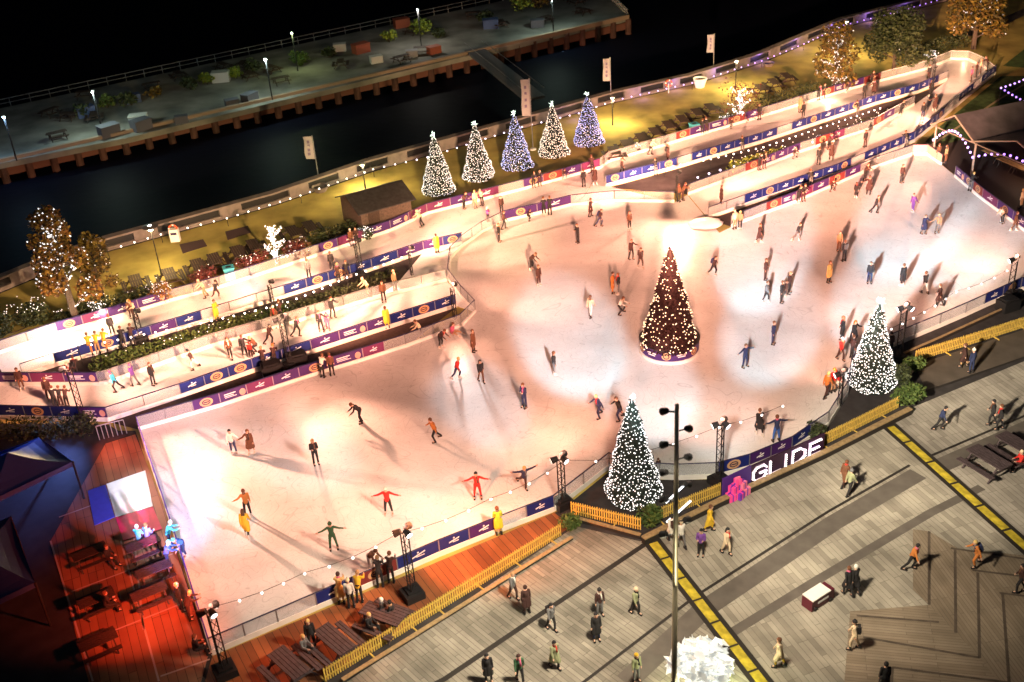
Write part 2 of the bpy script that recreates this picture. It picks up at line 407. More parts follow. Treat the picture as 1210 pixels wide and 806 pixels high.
# ------------------------------------------------------------------ barriers
def banner_mesh(mb, p, q, z0, z1, kind, rnd):
    d = q - p; L = d.length; t = d.normalized(); n = Vector((-t.y, t.x, 0)); up = Vector((0, 0, 1))
    bgm = {'b': BLUEB, 'p': PURP, 'm': MAGB, 'e': BLUEB, 'E': PURP, 'r': REDB, 't': PURP, 'o': PEACH}[kind]
    a = p + t * .03; c = q - t * .03
    mb.beam(a + up * z0, c + up * z0, .03, z1 - z0, bgm)
    mid = (p + q) / 2 + up * ((z0 + z1) / 2); h = z1 - z0
    for s in (1, -1):
        ax = t * (-s); off = n * (s * .019)
        def disc(cx, cz, rx, rz, M, e):
            mb.face([mid + off + n * (s * e) + ax * (cx + rx * math.cos(2 * PI * i / 14)) * 1 + up * (cz + rz * math.sin(2 * PI * i / 14)) for i in range(14)], M)
        def bar(cx, cz, w, hh, M, e=.002, sl=0):
            mb.face([mid + off + n * (s * e) + ax * (cx + u * w / 2) + up * (cz + v * hh / 2 + sl * u * w / 2) for u, v in ((-1, -1), (1, -1), (1, 1), (-1, 1))], M)
        if kind in 'eEr':
            disc(0, 0, h * .62, h * .44, GOLD, .002); disc(0, 0, h * .4, h * .28, INK, .004); disc(0, 0, h * .3, h * .18, GOLD, .006); bar(0, 0, h * .5, h * .12, INK, .008)
        elif kind == 't':
            bar(-L * .12, h * .16, L * .42, h * .1, MARK); bar(-L * .16, -.02, L * .34, h * .08, MARK); bar(-L * .1, -h * .18, L * .44, h * .06, MARK); disc(L * .34, -.05, h * .3, h * .36, PEACH, .002)
        elif kind in 'bpm':
            bar(0, .02, L * .34, h * .12, MARK, sl=.25); bar(L * .05, -h * .12, L * .2, h * .08, MARK); disc(0, h * .24, .05, .05, MARK, .002)

def barrier(label, pts, pat, h=1.05, plen=2.0, kick=.3, rail=NAVY, group='rink barriers', postM=None, name='rink_barrier', ow=None):
    pts = [Vector((p.x, p.y, 0)) for p in pts]
    t = thing(name, pts[0], label, 'barrier', group)
    K = MB(); R = MB(); k = 0; rnd = random.Random(len(label)); up = Vector((0, 0, 1))
    postM = postM or STEEL
    gs = []
    for i in range(len(pts) - 1):
        p, q = pts[i], pts[i + 1]; L = (q - p).length
        K.beam(p, q, .1, kick, WHITEP); R.tube(p + up * h, q + up * h, .035, rail, 6)
        n = max(1, round(L / plen))
        for j in range(n):
            a = lerp(p, q, j / n); c = lerp(p, q, (j + 1) / n); ch = pat[k % len(pat)]; k += 1
            pb = MB(); pb.beam(a + up * kick - (q - p).normalized() * .03, a + up * kick + (q - p).normalized() * .03, .06, h - kick - .03, postM); pb.build('post', t)
            pm = MB()
            if ch == 'g':
                pm.beam(lerp(a, c, .02) + up * (kick + .01), lerp(a, c, .98) + up * (kick + .01), .015, h - kick - .06, GLASS); pm.build('glass_panel', t)
            else:
                banner_mesh(pm, a, c, kick + .02, h - .05, ch, rnd); pm.build('banner', t)
    K.build('kickboard', t); R.build('top_rail', t)
    return t
barrier('front barrier with blue banners and round emblems by the timber deck', G((251, 774), (330, 740), (420, 701), (520, 657), (590, 629), (655, 604)), 'gggbrbbpgbpebgg')
barrier('short glass front barrier leading up to the tower beside the near lit tree', G((655, 604), (690, 577), (720, 553)), 'gg', group='rink barriers')
barrier('curved glass barrier behind the near white lit cone tree', G((720, 553), (742, 564), (800, 567), (848, 565)), 'gggg')
barrier('curved barrier with dark emblem banners behind the bulb letter sign', G((848, 565), (885, 555), (935, 534), (978, 504)), 'eppbgg', plen=1.5)
barrier('curved glass barrier left of the right hand white lit tree', G((978, 504), (1001, 467), (1004, 445), (1013, 426)), 'ggg', plen=1.6)
barrier('front barrier with a row of blue banners at the right edge', G((1013, 426), (1050, 412), (1110, 387), (1140, 374), (1205, 344), (1240, 337)), 'gggggbebbbbbb')
barrier('left side barrier with violet rail beside the red timber deck', G((165, 509), (190, 583), (220, 675), (251, 774)), 'ggggggggg', rail=col('violet_rail', .09, .05, .5, rough=.4))
barrier('rear rink barrier with purple banners below the dark service gap', G((165, 509), (262, 481), (355, 450), (430, 427), (480, 411), (545, 387)), 'ggEtmpEtmggg')
barrier('barrier with glass end panel where the middle ramp meets the rink', G((545, 387), (562, 370)), 'gg', plen=1)
barrier('curved glass barrier at the back left of the main rink', G((562, 370), (545, 352), (530, 332), (533, 306), (547, 292), (570, 276), (596, 263)), 'g', plen=1.5)
barrier('purple banner barrier between top ramp and main rink', G((596, 263), (635, 254), (675, 244)), 'Epmt', plen=2.2)
barrier('long glass barrier at the back of the rink behind the maroon tree', G((675, 244), (726, 239), (797, 240)), 'g', plen=2.6)
barrier('rear rink barrier with red emblem and purple banners below right ramps', G((864, 269), (905, 253), (940, 240), (1034, 199), (1078, 184)), 'ggrtmprpggg')
barrier('rounded peach barrier at the far right corner of the rink', G((1078, 184), (1095, 184), (1112, 196)), 'ooo', plen=1.6)
barrier('right hand barrier with purple banners below the marquee', G((1128, 210), (1160, 237), (1215, 278), (1260, 302)), 'tErmEp')
barrier('back barrier of top ramp with pale glass and purple banners at the left', G((-30, 428), (0, 419), (69, 396), (130, 379), (199, 358)), 'gggEmptmgg')
barrier('back barrier of top ramp with purple banners beside the fairy lit twig tree', G((199, 358), (261, 341), (332, 318), (400, 295), (462, 274), (505, 254)), 'ggggggEmptmgg')
barrier('back barrier of top ramp below the five lit cone trees', G((505, 254), (560, 240), (619, 225), (709, 200)), 'mpmgErpm')
barrier('back barrier of top ramp in front of the dark picnic tables', G((709, 200), (720, 192), (765, 179), (815, 164), (860, 151)), 'gggggrpt', rail=STEEL)
barrier('back barrier of top ramp under the tall fairy lit tree', G((860, 151), (900, 139), (955, 122), (1000, 108), (1040, 97)), 'rpggggrtpr')
barrier('pale curved barrier round the far right end of the top ramp', G((1040, 97), (1094, 83), (1123, 71), (1144, 72), (1162, 80), (1174, 90)), 'g', plen=2.5, rail=WHITEP)
barrier('front barrier of top ramp at the left with blue banners and hedge below', G((28, 446), (67, 433), (150, 409), (240, 382)), 'gbebpbpe')
barrier('front barrier of top ramp in the middle with emblem banners above the festoon bulbs', G((240, 382), (337, 352), (440, 320), (501, 299), (547, 289)), 'gggbeebbppebgg')
barrier('front barrier of top ramp with bright blue banners from the maroon tree rightward', G((716, 221), (800, 199), (900, 169)), 'ebbegbebbbbe', plen=1.8)
barrier('front barrier of top ramp with bright blue banners at the far right', G((900, 169), (1034, 124), (1085, 110), (1119, 95)), 'bgbebbebbebb', plen=1.9)
barrier('back barrier of lower right ramp with red emblem banners', G((813, 231), (860, 214), (900, 199), (945, 181), (1031, 153), (1080, 125)), 'gggrtppgrmggrp')
barrier('front barrier of lower right ramp with blue banners beside the rink', G((837, 259), (900, 237), (989, 207), (1080, 168)), 'ggbebbbbegbbbb', plen=1.9)
barrier('outer barrier of lower right ramp beside the dark lawn', G((1080, 168), (1106, 147), (1140, 117), (1176, 88)), 'bbeggbbg', plen=2.2)
barrier('back barrier of middle ramp with magenta banners at the left edge', G((-30, 456), (0, 456), (118, 456)), 'ptmtmEmm', plen=2.2)
barrier('back glass barrier of middle ramp beside the hedge', G((118, 456), (128, 454), (250, 411), (340, 385), (440, 355), (528, 333)), 'g', plen=2.0, rail=STEEL)
barrier('front barrier of middle ramp with blue and purple banners at the left edge', G((-30, 494), (0, 495), (129, 498)), 'pbebtppg', plen=1.9)
barrier('front barrier of middle ramp with tan emblem banners above the service gap', G((129, 498), (215, 470), (300, 440), (435, 396), (515, 371), (540, 363)), 'ggbeebbptpbebggg', plen=1.9)

# snow heap at ramp end
def heap(c, rx, ry, h, M, seed, name, label, cat, parent=None):
    rnd = random.Random(seed); b = MB(); n, k = 18, 6; vs = []; fs = []
    for j in range(k + 1):
        a = j / k; rr = math.cos(a * PI / 2)
        for i in range(n):
            t = 2 * PI * i / n; f = 1 + rnd.uniform(-.14, .14)
            vs.append((c[0] + rx * rr * f * math.cos(t), c[1] + ry * rr * f * math.sin(t), c[2] + h * math.sin(a * PI / 2) * (1 + rnd.uniform(-.08, .08)) - (.02 if j == 0 else 0)))
    for j in range(k):
        for i in range(n): fs.append((j * n + i, j * n + (i + 1) % n, (j + 1) * n + (i + 1) % n, (j + 1) * n + i))
    b.raw(vs, fs, M); o = b.build(name, parent, smooth=True)
    if label: tag(o, label, cat)
    return o
c = g(834, 266); heap((c.x, c.y, ZI), 1.35, .9, .5, SNOW, 3, 'snow_heap', 'white heap of scraped snow at the end of the lower right ramp', 'snow heap')

# ------------------------------------------------------------------ plaza, decks, lawn
d1 = g(900, 806) - g(770, 640); a1 = math.atan2(d1.y, d1.x)
d2 = g(1210, 645) - g(1050, 505); a2 = math.atan2(d2.y, d2.x)
a0 = math.atan2(*(reversed((g(525, 803) - g(766, 640)).to_2d()))) + PI / 2
Y1a, Y1b = g(766, 634), lerp(g(770, 640), g(900, 806), 1.5)
Y2a, Y2b = g(1040, 497), lerp(g(1050, 505), g(1210, 645), 2.2)
PV1 = planks('paving_west', (.34, .31, .265), (.18, .163, .14), (.13, .115, .1), a0, 1.7, .22, dirt=.45, bias=-.25)
PV2 = planks('paving_mid', (.42, .385, .33), (.17, .153, .13), (.2, .18, .15), a1, 1.7, .27, dirt=.38, bias=-.45)
PV3 = planks('paving_east', (.42, .385, .345), (.17, .153, .135), (.2, .18, .15), a2, 1.7, .27, dirt=.38, bias=-.45)
sheet('plaza_ground', [Vector((-40, -40, 0)), Vector((110, -40, 0)), Vector((110, 60, 0)), g(1300, 330), g(1205, 346), g(1050, 412), g(1012, 426), g(978, 504), g(935, 534), g(848, 567), g(742, 567), g(655, 606), g(251, 776), g(160, 509), Vector((-40, 60, 0))], .004, DARKF)
sheet('plaza_paving', [g(410, 806), g(680, 622), g(757, 640), Y1a, Y1b, Vector((-14, Y1b.y - 4, 0))], .010, PV1)
sheet('plaza_paving', [Y1a, g(900, 575), Y2a, Y2b, Vector((30, 12, 0)), Y1b], .012, PV2)
sheet('plaza_paving', [Y2a, g(1075, 483), g(1215, 425), g(1400, 340), Vector((80, 40, 0)), Y2b], .010, PV3)
GREYB = mat('granite_band', (.115, .1, .09), rough=.75, noise=.18, nscale=1.2)
DARKB = mat('dark_slot_band', (.022, .018, .017), rough=.7)
YEL = mat('yellow_band', (.46, .36, .035), rough=.6, noise=.5, nscale=2.2)
def strip(name, pts, w, z, M):
    b = MB()
    pts = [Vector((p.x, p.y, z)) for p in pts]; ns = []
    for i in range(len(pts)):
        d = (pts[min(i + 1, len(pts) - 1)] - pts[max(i - 1, 0)]).normalized(); ns.append(Vector((-d.y, d.x, 0)) * w / 2)
    for i in range(len(pts) - 1): b.face([pts[i] - ns[i], pts[i + 1] - ns[i + 1], pts[i + 1] + ns[i + 1], pts[i] + ns[i]], M)
    return struct(name, b)
strip('paving_band', G((400, 806 + 60), (525, 803), (630, 732), (766, 641), (770, 636)), .28, .020, DARKB)
strip('paving_band', G((560, 900), (693, 804), (823, 704)), .16, .020, DARKB)
strip('paving_band', G((823, 704), (980, 604), (1075, 550)), .16, .020, DARKB)
strip('paving_band', G((1095, 541), (1210, 492), (1290, 460)), .16, .020, DARKB)
strip('paving_band', G((740, 806), (832, 720), (985, 618), (1085, 560)), 1.05, .018, GREYB)
strip('paving_band', G((1110, 551), (1215, 505), (1290, 470)), 1.1, .018, GREYB)
strip('paving_band', G((858, 752), (962, 688), (1100, 606), (1160, 576)), .5, .018, GREYB)
sheet('paving_apron', G((1090, 452), (1080, 432), (1215, 388), (1330, 350), (1330, 378), (1215, 420), (1092, 462)), .015, mat('apron_asphalt', (.095, .075, .062), rough=.85, noise=.2, nscale=1))
strip('paving_band', G((1080, 468), (1215, 421), (1330, 381)), .14, .022, DARKB)
for (p, q, e) in ((g(768, 637), g(900, 806), 1.4), (g(1047, 500), g(1210, 645), 1.6)):
    q2 = lerp(p, q, e)
    strip('paving_band', [p, q2], .95, .024, DARKB)
    n = 9
    for i in range(n):
        strip('yellow_strip', [lerp(p, q2, i / n + .004 + (.02 if i == 0 else 0)), lerp(p, q2, (i + 1) / n - .004)], .46, .029, YEL)
# chevron timber inlay
INLAY = mat('inlay_dark_boards', (.085, .065, .052), rough=.75, noise=.35, nscale=2)
def Z2(x, y): return g(910 + x / 3.913, 600 + y / 3.913)
CHV = planks('chevron_a', (.31, .25, .19), (.24, .19, .14), (.16, .125, .1), PI * .5 + .12, 3.0, .17, dirt=.3)
CHH = planks('chevron_b', (.31, .25, .19), (.24, .19, .14), (.16, .125, .1), .12 - .35, 3.0, .17, dirt=.3)
sheet('timber_inlay', [Z2(660, 100), Z2(735, 110), Z2(870, 190), Z2(1260, 230), Z2(1400, 900), Z2(1130, 900), Z2(970, 695), Z2(735, 450), Z2(660, 380)], .017, CHV)
sheet('timber_inlay', [Z2(370, 480), Z2(735, 450), Z2(970, 695), Z2(1130, 900), Z2(330, 960)], .017, CHH)
for k, ln in enumerate([[(735, 110), (735, 450)], [(835, 188), (1260, 250)], [(855, 195), (858, 580)], [(935, 290), (1260, 330)], [(960, 300), (968, 695)], [(430, 600), (968, 695)], [(1060, 395), (1260, 420)], [(1075, 400), (1110, 880)], [(565, 740), (1100, 810)], [(565, 740), (555, 900)], [(400, 500), (780, 530)]]):
    strip('inlay_line', [Z2(*p) for p in ln], .13, .022, INLAY)

# timber decks
ad = math.atan2(*(reversed((g(655, 604) - g(251, 774)).to_2d()))) + PI / 2
DECK = planks('front_deck', (.36, .13, .05), (.2, .07, .03), (.03, .015, .01), ad, 9.0, .36, dirt=.4, rough=.55)
b = MB(); b.prism(G((251, 777), (655, 607), (676, 622), (380, 806), (330, 850), (230, 850)), 0.0, .05, DECK); struct('timber_deck', b)
al = math.atan2(*(reversed((g(251, 774) - g(165, 509)).to_2d())))
DECK2 = planks('left_deck', (.36, .15, .08), (.26, .1, .06), (.04, .02, .015), al, 5.0, .4, dirt=.3, rough=.5)
b = MB(); b.prism(G((125, 525), (160, 514), (190, 590), (246, 774), (226, 850), (150, 880), (105, 806), (60, 640)), 0.0, .045, DECK2); struct('timber_deck', b)
GRID = mat('deck_joint', (.42, .3, .27), rough=.6)
for ln in [[(70, 612), (172, 575)], [(155, 600), (170, 745)], [(85, 700), (205, 655)], [(100, 760), (238, 705)], [(143, 640), (188, 806)], [(190, 800), (248, 780)], [(60, 640), (110, 806)], [(165, 509), (175, 545)]]:
    strip('deck_joint', G(*ln), .09, .052, GRID)
mats_ = [('white patch of painted light on the deck beside the rink', [(126, 573), (172, 557), (181, 599), (137, 612)], (.8, .8, .82), 'painted_light_patch'),
         ('crimson patch of painted light next to the bright white patch', [(137, 613), (181, 600), (192, 626), (146, 640)], (.62, .01, .1), 'painted_light_patch'),
         ('blue patch of painted light left of the bright white patch', [(104, 581), (125, 574), (136, 612), (112, 622)], (.06, .07, .4), 'painted_light_patch')]
for lb, q, cc, nm in mats_:  # pools of coloured light on the deck, painted as thin coloured slabs
    b = MB(); b.prism(G(*q), .055, .075, col('light_patch_%s' % lb.split()[0], *cc, rough=.6, noise=.08, nscale=3)); tag(b.build(nm), lb, 'light patch', 'painted pools of coloured light')

# lawn at right, path
LAWN = mat('lawn_grass', (.045, .085, .022), rough=.95, noise=.5, nscale=1.5, bump=.8, bscale=12)
sheet('lawn', G((1183, 90), (1290, 90), (1290, 190), (1130, 182), (1093, 168), (1110, 150)), .016, LAWN)
strip('path', G((1100, 172), (1180, 118), (1260, 70)), .25, .022, mat('path_edge', (.3, .25, .14), rough=.8))
sheet('lawn', G((1185, 78), (1260, 20), (1310, 40), (1290, 88)), .016, LAWN)
strip('path', G((1128, 45), (1170, 33), (1230, 5)), 1.6, .02, DARKF)
sheet('marquee_floor', G((1090, 180), (1135, 165), (1330, 150), (1330, 330), (1215, 274), (1130, 208), (1112, 194)), .018, mat('floor_dark', (.03, .022, .022), rough=.7))
# dark yard at bottom left
sheet('yard_ground', G((-60, 500), (128, 502), (150, 515), (125, 525), (60, 640), (105, 806), (140, 900), (-200, 900)), .012, mat('yard_asphalt', (.03, .03, .036), rough=.6, noise=.3, nscale=1))
# platforms under the two near trees
for pts in ([(660, 606), (722, 556), (742, 568), (848, 568), (852, 588), (775, 622), (760, 630), (676, 612)], [(978, 506), (1002, 468), (1014, 428), (1050, 414), (1080, 428), (1068, 484), (978, 530)]):
    b = MB(); b.prism(G(*pts), .0, .035, DARKF); struct('tree_platform', b)
sheet('front_border', G((1054, 414), (1205, 346), (1300, 310), (1300, 350), (1210, 386), (1085, 427)), .02, DARKF)
sheet('front_border', G((850, 568), (940, 535), (978, 506), (978, 530), (880, 580), (852, 590)), .02, DARKF)

# ------------------------------------------------------------------ low timber kerbs and picket fences
def lowwall(label, pts, h=.34, w=.3):
    t = thing('timber_kerb', pts[0], label, 'kerb', 'timber topped kerbs'); a = MB(); c = MB()
    for i in range(len(pts) - 1):
        a.beam(pts[i], pts[i + 1], w * .8, h, DARKB); c.beam(pts[i] + Vector((0, 0, h)), pts[i + 1] + Vector((0, 0, h)), w, .06, WOODL)
    a.build('kerb_face', t); c.build('kerb_top', t)
lowwall('low timber kerb in front of the near white lit tree', G((683, 616), (757, 636)), .2, .2)
lowwall('long low timber kerb below the bulb letter sign', G((760, 643), (852, 597), (975, 540), (1075, 489)), .36, .34)
lowwall('low timber kerb below the long picket fence by the timber deck', G((405, 806), (676, 637)), .12, .2)
lowwall('timber rail along the planting border at the right edge', G((1062, 424), (1110, 403), (1210, 357)), .25, .14)

def picket(label, pts, h=.92, gap=.13):
    t = thing('picket_fence', pts[0], label, 'fence', 'yellow picket fences'); pk = MB(); rl = MB(); ft = MB()
    for i in range(len(pts) - 1):
        p, q = pts[i], pts[i + 1]; d = (q - p); L = d.length; u = d.normalized(); n = Vector((-u.y, u.x, 0)); k = max(2, int(L / gap))
        for z in (.25, .68): rl.beam(p + Vector((0, 0, z)), q + Vector((0, 0, z)), .035, .07, WOODY)
        for j in range(k + 1):
            c = lerp(p, q, j / k) - n * .03; hh = h * random.uniform(.98, 1.02)
            a, b2 = c - u * .035, c + u * .035; z = Vector((0, 0, 1)); o = n * -.02
            vs = [a + z * .08, b2 + z * .08, b2 + z * (hh - .07), c + z * hh, a + z * (hh - .07)]
            vs += [v + o for v in vs]
            pk.raw(vs, [(0, 1, 2, 3, 4), (9, 8, 7, 6, 5), (0, 5, 6, 1), (1, 6, 7, 2), (2, 7, 8, 3), (3, 8, 9, 4), (4, 9, 5, 0)], WOODY)
        for j in range(int(L / 2.4) + 1):
            c = p + u * min(L, j * 2.4); ft.beam(c - n * .45, c + n * .45, .07, .06, WOODY); ft.beam(c + n * .03, c + n * .03 + Vector((0.001, 0, 0)), .06, h * .9, WOODY)
    pk.build('pickets', t)['kind'] = 'stuff'; rl.build('fence_rail', t); ft.build('fence_foot', t)
picket('long yellow picket fence along the front edge of the timber deck', G((385, 806), (520, 722), (662, 634)))
picket('short yellow picket fence left of the round bush by the near lit tree', G((676, 608), (757, 627)))
picket('short yellow picket fence between the tall mast and the pink presents', G((779, 615), (850, 586)))
picket('yellow picket fence below the right hand white lit tree', G((973, 527), (1060, 483)))
picket('yellow picket fence along the planting border at the right edge', G((1081, 428), (1140, 410), (1215, 386)))

# ------------------------------------------------------------------ leafy plants
LEAFS = {
 'dark': [col('leaf_dark1', .02, .03, .013), col('leaf_dark2', .045, .06, .02)],
 'green': [col('leaf_green1', .05, .09, .02), col('leaf_green2', .09, .13, .03)],
 'autumn': [col('leaf_aut1', .24, .1, .025), col('leaf_aut2', .32, .18, .03), col('leaf_aut3', .09, .05, .015)],
 'gold': [col('leaf_gold1', .2, .13, .02), col('leaf_gold2', .12, .07, .016), col('leaf_gold3', .05, .04, .012)],
 'red': [col('leaf_red1', .16, .035, .03), col('leaf_red2', .09, .025, .025)],
 'lime': [col('leaf_lime1', .25, .3, .03), col('leaf_lime2', .13, .19, .03)],
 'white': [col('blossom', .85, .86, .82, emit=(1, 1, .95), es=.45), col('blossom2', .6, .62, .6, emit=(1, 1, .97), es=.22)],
}
def leaves(mb, blobs, n, size, kinds, rnd):
    ms = LEAFS[kinds]; tot = sum(r ** 2 for _, r, _ in blobs)
    for c, r, fl in blobs:
        k = int(n * r * r / tot)
        for _ in range(k):
            while True:
                p = Vector((rnd.uniform(-1, 1), rnd.uniform(-1, 1), rnd.uniform(-1, 1)))
                if .25 < p.length < 1: break
            p = Vector(c) + Vector((p.x * r, p.y * r, p.z * r * fl)); s = size * rnd.uniform(.6, 1.3)
            a = Vector((rnd.gauss(0, 1), rnd.gauss(0, 1), rnd.gauss(0, .6))).normalized() * s; bb = a.orthogonal().normalized() * s * .55
            bb.rotate(Matrix.Rotation(rnd.uniform(0, 6.28), 3, a))
            mb.face([p - a, p + bb, p + a, p - bb], ms[rnd.randrange(len(ms))])
def tree(name, label, base, h, crown_r, kinds, n, size, seed, trunk_r=.16, crown0=.35, lights=0, lm=TWINK, group=None, fl=1.0, wrap=0, cat='tree', lr=.045):
    rnd = random.Random(seed); t = thing(name, base, label, cat, group); z = Vector((0, 0, 1)); base = Vector(base)
    tr = MB(); top = base + z * h * .8; tr.tube(base, base + z * h * .45, trunk_r, BARK, 7, trunk_r * .7); tr.tube(base + z * h * .45, top, trunk_r * .7, BARK, 6, trunk_r * .2)
    blobs = []; limbs = []
    for k in range(11):
        a = k * 2.4 + rnd.uniform(-.3, .3); zz = crown0 + (1 - crown0) * (k / 11) ** .9; rr = crown_r * (1 - .55 * max(0, zz - .5) / .5) * rnd.uniform(.45, .8)
        s = base + z * h * (zz - .14 if zz > .3 else .15); e = base + z * h * zz + Vector((math.cos(a) * rr, math.sin(a) * rr, 0)); limbs.append((s, e))
        tr.tube(s, e, trunk_r * .35, BARK, 5, trunk_r * .1); blobs.append((e, crown_r * rnd.uniform(.32, .52), fl))
    blobs.append((base + z * h * .92, crown_r * .38, 1.1)); blobs.append((base + z * h * .65, crown_r * .5, 1.1))
    tr.build('trunk', t)
    if n:
        cr = MB(); leaves(cr, blobs, n, size, kinds, rnd); cr.build('crown', t)
    if lights or wrap:
        li = MB()
        for _ in range(wrap):
            s, e = rnd.choice(limbs + [(base, top)] * 4); p = lerp(s, e, rnd.random()) + Vector((rnd.gauss(0, .09), rnd.gauss(0, .09), rnd.gauss(0, .09))); li.octa(p, lr, lm)
        for _ in range(lights):
            c, r, _f2 = rnd.choice(blobs); v = Vector((rnd.gauss(0, 1), rnd.gauss(0, 1), rnd.gauss(0, 1))).normalized() * r * rnd.uniform(.7, 1.05); li.octa(Vector(c) + v, lr, lm)
        li.build('fairy_lights', t)['kind'] = 'stuff'
    return t
def bush(label, x, y, r, h, kinds, n, seed, lights=0, lm=TWINK, name='shrub', size=.1, z=0, group=None, cat='shrub', lr=.04):
    rnd = random.Random(seed); c = g(x, y, z); t = thing(name, c, label, cat, group)
    st = MB()
    for k in range(6):
        a = k * 1.05; st.tube(c, c + Vector((math.cos(a) * r * .5, math.sin(a) * r * .5, h * .75)), .025, BARK, 4, .008)
    st.build('stem', t)
    bl = [(c + Vector((rnd.uniform(-.45, .45) * r, rnd.uniform(-.45, .45) * r, h * rnd.uniform(.35, .72))), r * rnd.uniform(.45, .65), h / (2 * r) * 1.1) for _ in range(7)]
    cr = MB(); leaves(cr, bl, n, size, kinds, rnd); cr.build('foliage', t)
    if lights:
        li = MB()
        for _ in range(lights):
            cc, rr, f = rnd.choice(bl); v = Vector((rnd.gauss(0, 1), rnd.gauss(0, 1), abs(rnd.gauss(0, 1)))).normalized() * rr * rnd.uniform(.8, 1.1); li.octa(cc + v, lr, lm)
        li.build('fairy_lights', t)['kind'] = 'stuff'
    return t
def hedge(label, pts, w, h, kinds, n, seed, lights=0, size=.11, lm=TWINK):
    rnd = random.Random(seed); t = thing('hedge', pts[0], label, 'hedge', 'hedges between the ramps and promenade'); cr = MB(); st = MB(); bl = []
    for i in range(len(pts) - 1):
        p, q = pts[i], pts[i + 1]; st.tube(p, q, .05, BARK, 4); k = max(1, int((q - p).length / (w * .6)))
        for j in range(k):
            c = lerp(p, q, (j + .5) / k) + Vector((rnd.uniform(-.1, .1), rnd.uniform(-.1, .1), h * .5)); bl.append((c, w * rnd.uniform(.48, .62), h / w)); st.tube((c.x, c.y, 0), c, .03, BARK, 4, .01)
    leaves(cr, bl, n, size, kinds, rnd); cr.build('foliage', t); st.build('stem', t)
    if lights:
        li = MB()
        for _ in range(lights):
            c, r, f = rnd.choice(bl); li.octa(c + Vector((rnd.uniform(-1, 1) * r, rnd.uniform(-1, 1) * r, h * .5 + rnd.uniform(-.1, .1))), .04, lm)
        li.build('fairy_lights', t)['kind'] = 'stuff'
tree('autumn_tree', 'big autumn tree wrapped in white fairy lights at the left by the river wall', g(92, 385), ht(92, 385, 245), 2.1, 'autumn', 2700, .18, 5, trunk_r=.3, lights=110, wrap=260, crown0=.3, lr=.07)
tree('leafy_tree', 'green and rust coloured tree right of the big autumn tree', g(122, 352), ht(122, 352, 278), 1.4, 'gold', 1500, .17, 6, lights=40, crown0=.25)
tree('autumn_tree', 'tall golden tree with fairy lit trunk beside the round dark tree', g(985, 108), ht(985, 108, 30), 2.4, 'gold', 2200, .19, 7, trunk_r=.2, lights=70, wrap=300, crown0=.2, lr=.055)
tree('round_tree', 'dark rounded evergreen tree by the river wall at top right', g(1056, 82), ht(1056, 82, 20), 3.6, 'dark', 6500, .19, 8, trunk_r=.25, lights=14, crown0=.25)
tree('autumn_tree', 'large golden leafed tree with lights at the top right corner', g(1150, 58), ht(1150, 58, -28), 3.9, 'gold', 4600, .22, 9, trunk_r=.3, lights=60, wrap=90, crown0=.3, lr=.06)
tree('twig_tree', 'small bare tree wrapped in dazzling white lights by the red bushes', g(328, 312), ht(328, 312, 262), 1.7, 'red', 0, .1, 10, trunk_r=.07, wrap=330, crown0=.2, lr=.055)
tree('twig_tree', 'bare branched tree with bright white lights above the top ramp', g(874, 143), ht(874, 143, 100), 2.3, 'red', 500, .12, 12, trunk_r=.09, wrap=260, crown0=.2, lr=.06)
bush('rust coloured bush with white fairy lights beside the lamp post', 196, 355, 1.3, 1.5, 'autumn', 900, 21, 60)
bush('dark red bush left of the teal bin', 240, 335, 1.3, 1.2, 'red', 800, 22, 6)
bush('dark red bush left of the dazzling twig tree', 300, 318, 1.4, 1.4, 'red', 900, 23, 20)
bush('dark red bush right of the dazzling twig tree', 352, 305, 1.5, 1.4, 'red', 900, 24, 25)
bush('dark bush dotted with white lights above the purple banners', 119, 376, .8, 1.3, 'dark', 500, 25, 55, lr=.05)
bush('dark bush dotted with white lights in front of the dark hut', 433, 284, .8, 1.2, 'dark', 500, 26, 60, lr=.05)
bush('dark bush dotted with lights under the bare branched lit tree', 858, 148, .8, 1.1, 'dark', 400, 27, 35, lr=.05)
bush('dark bush with pale lights behind the curved end of the top ramp', 1103, 75, 1.2, 1.3, 'dark', 600, 28, 80, lr=.06)
bush('small bush with a few lights beside the leftmost dark picnic tables on the right', 752, 178, .6, .8, 'dark', 300, 29, 16, lr=.05)
hedge('dark hedge with faint lights at the far left behind the top ramp', G((-20, 400), (20, 392), (62, 374)), 2.6, 1.7, 'dark', 2600, 31, 60)
hedge('dark hedge behind purple banners between the lit trees at left', G((70, 385), (130, 366), (200, 350)), 1.3, 1.1, 'dark', 1800, 32, 25)
hedge('dark hedge below the hut and the promenade', G((368, 290), (410, 277), (460, 262)), 1.6, 1.0, 'dark', 1600, 33)
hedge('green hedge between top and middle ramps with small lights', G((112, 438), (200, 411), (300, 382), (340, 370)), 1.5, .8, 'green', 2600, 34, 45)
hedge('dark green hedge continuing between ramps behind festoon bulbs', G((340, 370), (420, 344), (470, 325)), 1.3, .7, 'dark', 1400, 35)
hedge('dark hedge left of the tall golden tree', G((900, 132), (930, 122), (965, 113)), 1.9, 1.5, 'dark', 1600, 36)
hedge('dark hedge between the round tree and the golden corner tree', G((1080, 72), (1110, 62), (1140, 55)), 2.2, 1.7, 'dark', 2200, 37)
hedge('lime green lit planting between the right ramps', G((862, 204), (925, 184)), 1.1, .9, 'lime', 900, 38, 20)
hedge('dark planting with bulbs between the right ramps further along', G((940, 178), (1000, 158), (1060, 134)), 1.0, .7, 'dark', 900, 39, 30)
bush('round potted bush between the two picket fences at the near tree', 768, 620, .75, 1.3, 'green', 900, 41, name='round_bush')
bush('low green bush at the foot of the tower left of the near lit tree', 674, 622, .7, .8, 'green', 500, 42)
bush('large dark green bush at the right end of the lower kerb', 1077, 478, 1.25, 1.4, 'green', 1300, 43)
